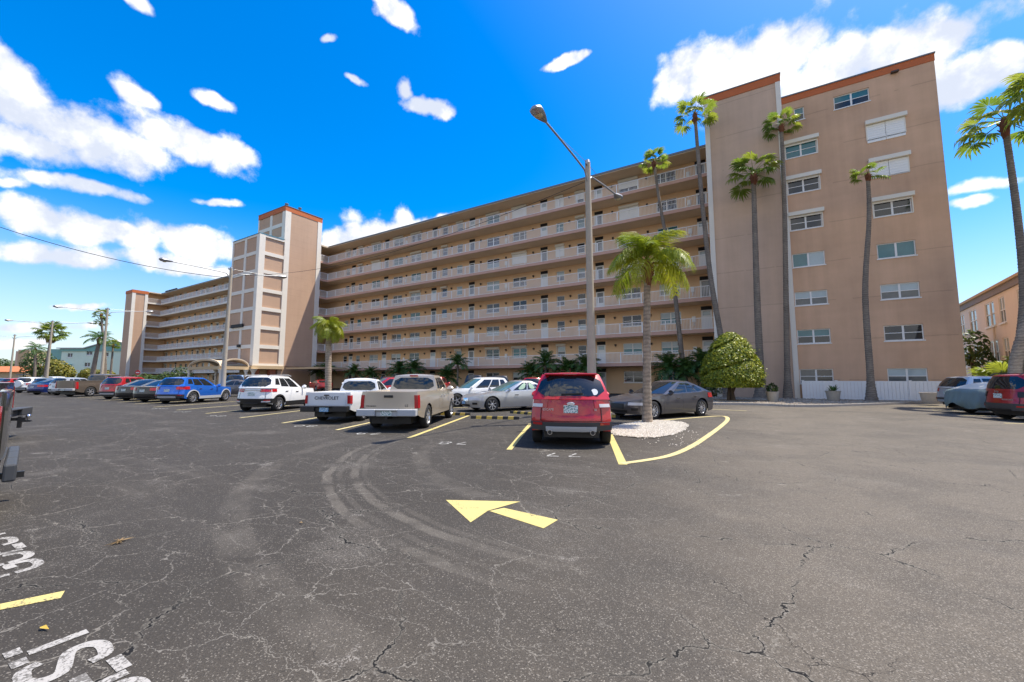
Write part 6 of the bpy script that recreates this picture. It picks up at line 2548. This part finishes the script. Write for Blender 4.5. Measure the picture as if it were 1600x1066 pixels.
vehicle('parked_suv', 'white SUV with a covered spare wheel on its back at the far left', (-67.5, 10.6), 38, crossover(L=4.4, H=1.68), P_white, GN, extra=spare_extra, cat='SUV')
vehicle('parked_sedan', 'red car at the far left between the white SUV and a dark car', (-83, 11.5), 26, crossover(L=4.3, H=1.58), P_crim, GN)
vehicle('parked_sedan', 'dark blue car at the left edge behind the black truck tailgate', (-93, 11.5), 26, crossover(L=4.5, H=1.6), P_dkblue, GN)
vehicle('parked_van', 'white van roof showing behind the far left cars', tuple(view(-1.125, 62)[:2]), 26, crossover(L=4.8, H=1.85), P_white, GF, cat='van')
vehicle('parked_suv', 'black SUV roof showing behind the red car at the far left', tuple(view(-1.20, 68)[:2]), 26, crossover(L=4.6, H=1.7), P_black, GF, cat='SUV')

# --- facing row
fus = sedan(L=4.84, H=1.445, wb=2.73, ro=1.08, rim='seven', Rw=.335)
fus['patches'][4] = ('grille', 2.58, 3.42, .46, .62, .014, 'chrome', {})
fus['plates'] = [('r', 0, .74, .32, .16, 'plate'), ('f', 2.98, .42, .32, .13, 'plate_b')]


def place_front(xy_front_wheel, head, wb, side, half):
    """rear-axle point from the ground point under one front wheel"""
    f = Vector((-sin(R(head)), cos(R(head)), 0))
    l = Vector((-f.y, f.x, 0))
    p = Vector((*xy_front_wheel, 0)) - f * wb - l * (half * side)
    return (p.x, p.y)


vehicle('parked_sedan', 'silver sedan with round pale sunshades in its side windows', place_front((-10.46, 15.48), 152, 2.73, 1, .85), 152, fus, P_silver, GF, glass_side=None)
sil = bpy.data.objects['parked_sedan.005'] if 'parked_sedan.005' in bpy.data.objects else None
acc = sedan(L=4.9, Wd=1.86, H=1.45, wb=2.83, ro=1.06, rim='ten', Rw=.34)
acc['house']['xb'] = -1.06 + .34
vehicle('parked_sedan', 'dark grey sedan behind the gravel island palm', (-2.85, 18.6), 152, acc, P_grey, GF, ws=M['carglass'])
wag = crossover(L=4.6, Wd=1.82, H=1.60, wb=2.70, ro=.95, belt=.98, hood=.95, clad=None, rim='five')
vehicle('parked_wagon', 'white wagon beyond the silver sedan and the beige pickup', place_front((-13.9, 17.2), 152, 2.7, 1, .84), 152, wag, P_white, GF)
vehicle('parked_suv', 'maroon SUV half hidden between the white and beige pickups', (-21.0, 20.0), 152, crossover(H=1.62), P_crim, GF, cat='SUV')
# sunshades behind the silver sedan's side glass
for o in bpy.data.objects:
    if o.get('label', '').startswith('silver sedan'):
        sil = o
hs_ = House(**{**fus['house'], 'zbelt': Body(**fus['body']).zt})
for a, c in ((.31, .47), (.61, .79)):
    for left in (True, False):
        ua, ub = (1 + a, 1 + c) if left else (5 - c, 5 - a)
        patch(hs_.P, hs_.normal, ua, ub, .14, .80, 8, 4, .009, M['shade'], sil, 'sunshade', round_=.45)

# --- along the building
vehicle('parked_coupe', 'bright red coupe left of the weeping palm trunk', (-47.5, 32.0), 75, sedan(L=4.6, H=1.38), P_crim, GB)
vehicle('parked_sedan', 'white sedan right of the weeping palm trunk', (-41.0, 31.5), 60, sedan(L=4.6, H=1.46), P_white, GB)
vehicle('parked_suv', 'black SUV with pale roof rails behind the white pickup cab', (-34.6, 31.0), 30, crossover(H=1.75), P_black, GB, cat='SUV')
vehicle('parked_van', 'black high-roofed van just left of the beige pickup cab', (-31.0, 32.0), 30, crossover(H=1.95, L=4.9), P_black, GB, cat='van')
vehicle('parked_suv', 'red SUV roof just right of the beige pickup cab', (-26.5, 29.5), 30, crossover(H=1.72), P_crim, GB, cat='SUV')
vehicle('parked_suv', 'dark SUV behind the roof of the white wagon', (-22.6, 30.5), 30, crossover(H=1.88), P_black, GB, cat='SUV')
vehicle('parked_suv', 'charcoal SUV behind the roof of the silver sedan', (-20.0, 30.8), 30, crossover(H=1.82), P_dgrey, GB, cat='SUV')
vehicle('parked_sedan', 'red hatchback peeping out left of the red SUV roof', (-16.0, 29.6), 30, crossover(H=1.62, L=4.2), P_crim, GB)
vehicle('parked_suv', 'deep blue SUV seen from behind, just right of the tallest lamp post', (-9.9, 26.6), 27, crossover(L=4.6, Wd=1.9, H=1.72), P_dkblue, GB, cat='SUV')
vehicle('parked_van', 'dark van in the shade of the entrance canopy', (-49.0, 22.5), 55, crossover(L=5.1, Wd=1.95, H=1.95, belt=1.1), P_dkblue, GB, cat='van')
vehicle('parked_sedan', 'grey sedan nose between the bright blue SUV and the white compact SUV', (-38.5, 18.5), 152, sedan(), P_grey, GF)

# --- right side


def jeep_extra(t, b, h, pm):
    for s in (1, -1):
        o = build('taillight', MB().lathe([(.13, -.03), (.13, .02), (.1, .035)], 4, axis='y'), M['black'], t)
        o.location = (b.x0 + .06, s * .72, .98)
        o.rotation_euler = (0, R(45) * 0, R(90))
    for y in (.56, -.56):
        build('roof_rail', MB().tube([(-.5, y, 1.63), (-.35, y, 1.70), (1.0, y, 1.71), (1.15, y, 1.64)], .018, 6), M['black'], t)


jp = crossover(L=4.23, Wd=1.81, H=1.69, wb=2.57, ro=.80, Rw=.345, belt=1.06, hood=1.05, clad='trimgrey', plates=[('r', .05, .88, .33, .17, 'plate')], text=[('Jeep', .12, 1.005, .10, 'silverink'), ('RENEGADE', -.42, .73, .075, 'silverink')])
jp['house']['xr1'] = -.80 + .28
jp['patches'][0] = ('taillight', .72, .97, .84, 1.03, .02, 'black', {})
jp['patches'][1] = ('taillight', -.97, -.72, .84, 1.03, .02, 'black', {})
jp['patches'][2] = ('rear_bumper', -1.05, 1.05, .385, .62, .026, 'trimgrey', {})
jp['patches'][3] = ('skid_plate', -.5, .5, .375, .43, .036, 'black', {})
vehicle('parked_suv', 'boxy red SUV with dark bumper at the right edge', (8.15, 22.3), -72, jp, P_crim, GR, extra=lambda t, b, h, pm: [build('roof_rail', MB().tube([(-.5, y, 1.63), (-.35, y, 1.70), (1.0, y, 1.71), (1.15, y, 1.64)], .018, 6), M['black'], t) for y in (.56, -.56)], cat='SUV')
ac = crossover(L=4.65, Wd=1.86, H=1.64, wb=2.72, ro=.98, clad='black', rim='ten')
vehicle('parked_suv', 'pale blue grey crossover beside the white fence', (8.75, 28.9), -70, ac, P_ice, GR, cat='SUV')

# --- car under a cloth cover
cv = thing('covered_car', 'car under a draped grey green cover between the pale crossover and the boxy red SUV', 'car', (8.2, 25.6, 0), R(90 - 72), GR)
cs = sedan(L=4.6, Wd=1.8, H=1.42)
cb_ = Body(**cs['body'])
ch_ = House(**{**cs['house'], 'zbelt': cb_.zt})
mb = MB()
rows = []
rg = random.Random(4)
nu = 150
ph_ = [rg.uniform(0, 6.28) for _ in range(6)]
for j in range(15):
    row = []
    for i in range(nu):
        u = -1 + 6 * i / nu
        if j < 8:
            f = j / 7
            x = cb_.plan(u).x
            zlow = .26 + .07 * sin(u * 5 + 1) + (.16 * max(0, 1 - abs(u) / .8))
            z = zlow + (cb_.zt(x) - zlow) * f
            p = cb_.P(u, min(max(z, .3), 1.2))
            p.z = z
            fold = (sin(u * 21 + ph_[0] + f * 3) * .5 + sin(u * 37 + ph_[1] - f * 4) * .35 + sin(u * 9 + ph_[2] + f * 5) * .6) * .035 * (1 - f) ** .6
            n_ = Vector((p.x - 1.2, p.y * 3, 0)).normalized()
            p = p + n_ * (.03 + fold + .05 * (1 - f))
        elif j < 13:
            f = (j - 7) / 6
            p = cb_.Pv(u, 1).lerp(ch_.P(u, 1), f)
            p.z += .05 * sin(pi * f)
        else:
            f = (j - 12) / 2
            p = ch_.P(u, 1).lerp(Vector((.85, 0, 1.43)), f)
        row.append(p)
    row.append(row[0])
    rows.append(row)
mb.grid(rows)
for k_ in range(len(mb.f)):
    mb.m[k_] = 1 if k_ // nu >= 8 else 0
build('cloth_cover', mb, [M['cover'], M['cover_top']], cv, smooth=70)
hub, tyre, rim = wheel_meshes(.33, .21, 'ten')
for ax in (0, 2.78):
    for sd in (1, -1):
        o = obj('wheel', hub, cv, (ax, sd * .76, .33), (0, .3, 0 if sd > 0 else pi))
        obj('tyre', tyre, o)
        obj('rim', rim, o)
build('underbody', MB().box(-.8, 3.4, -.75, .75, .2, .6), M['black'], cv)

# --- trucks at the left edge


def truck_extra(t, b, h, pm):
    step_bumper(t, b.x0 + .05, .94, .48, 'trimgrey', None, depth=.10)
    build('chrome_moulding', MB().box(b.x0 + .5, b.x0 + 1.2, b.w * .99, b.w * .99 + .03, .62, .68), M['chrome'], t)


def ram_extra(t, b, h, pm):
    step_bumper(t, b.x0 + .05, .99, .66, 'trimgrey', None, depth=.28)
    build('hitch_mount', MB().box(b.x0 - .36, b.x0 - .1, -.04, .04, .46, .53).box(b.x0 - .30, b.x0 - .24, -.05, .05, .28, .56).box(b.x0 - .46, b.x0 - .3, -.05, .05, .42, .46), M['black'], t)
    build('hitch_ball', MB().lathe([(.01, 0), (.03, .02), (.03, .06), (.055, .09), (.045, .13), (.01, .15)], 12, (b.x0 - .41, 0, .46)), M['chrome'], t, smooth=60)


trk = pickup(L=5.9, Wd=2.04, H=1.93, wb=3.7, ro=1.25, Rw=.41, rail=1.36, hood=1.28, cab=(1.15, 3.2))
trk['patches'][1] = ('taillight', .93, 1.015, .70, 1.2, .018, 'redlamp', {})
ram = pickup(L=5.9, Wd=2.04, H=1.95, wb=3.65, ro=1.25, Rw=.41, rail=1.40, hood=1.3, cab=(1.2, 3.2), text=[('RAM', .1, .98, .26, 'silverink')], textoff=.02)
vehicle('pickup_truck', 'olive grey pickup truck cut off by the left edge, red tail light at its corner', (-8.16, -.05), 171, trk, P_green, 'trucks at the left edge', extra=truck_extra, cat='pickup truck')
vehicle('pickup_truck', 'black pickup truck with chrome tailgate letters and a tow hitch', (-16.5, 1.02), 157, ram, P_black, 'trucks at the left edge', extra=ram_extra, cat='pickup truck')

# fallen palm bits on the asphalt
for k, (x, y, lab) in enumerate(((-5.1, 1.45, 'dry straw coloured palm scrap on the asphalt near the painted letters'), (-3.75, .75, 'small orange dry leaf beside the yellow bay line'), (-4.15, 2.6, 'tiny tan leaf on a crack in the asphalt'))):
    mb = MB()
    rg = random.Random(k)
    for j in range((9, 1, 1)[k]):
        a = rg.uniform(0, 6.28) if k == 0 else .3
        d = Vector((cos(a), sin(a), 0)) * ((.12, .055, .03)[k])
        s = Vector((-sin(a), cos(a), 0)) * (.008 if k == 0 else .014)
        p = Vector((x, y, .012))
        mb.poly([p - d * .5, p + s + Vector((0, 0, .01)), p + d, p - s + Vector((0, 0, .006))])
    tag(build('fallen_leaf', mb, M['dryleaf'] if k != 1 else M['stopy']), lab, 'leaf')
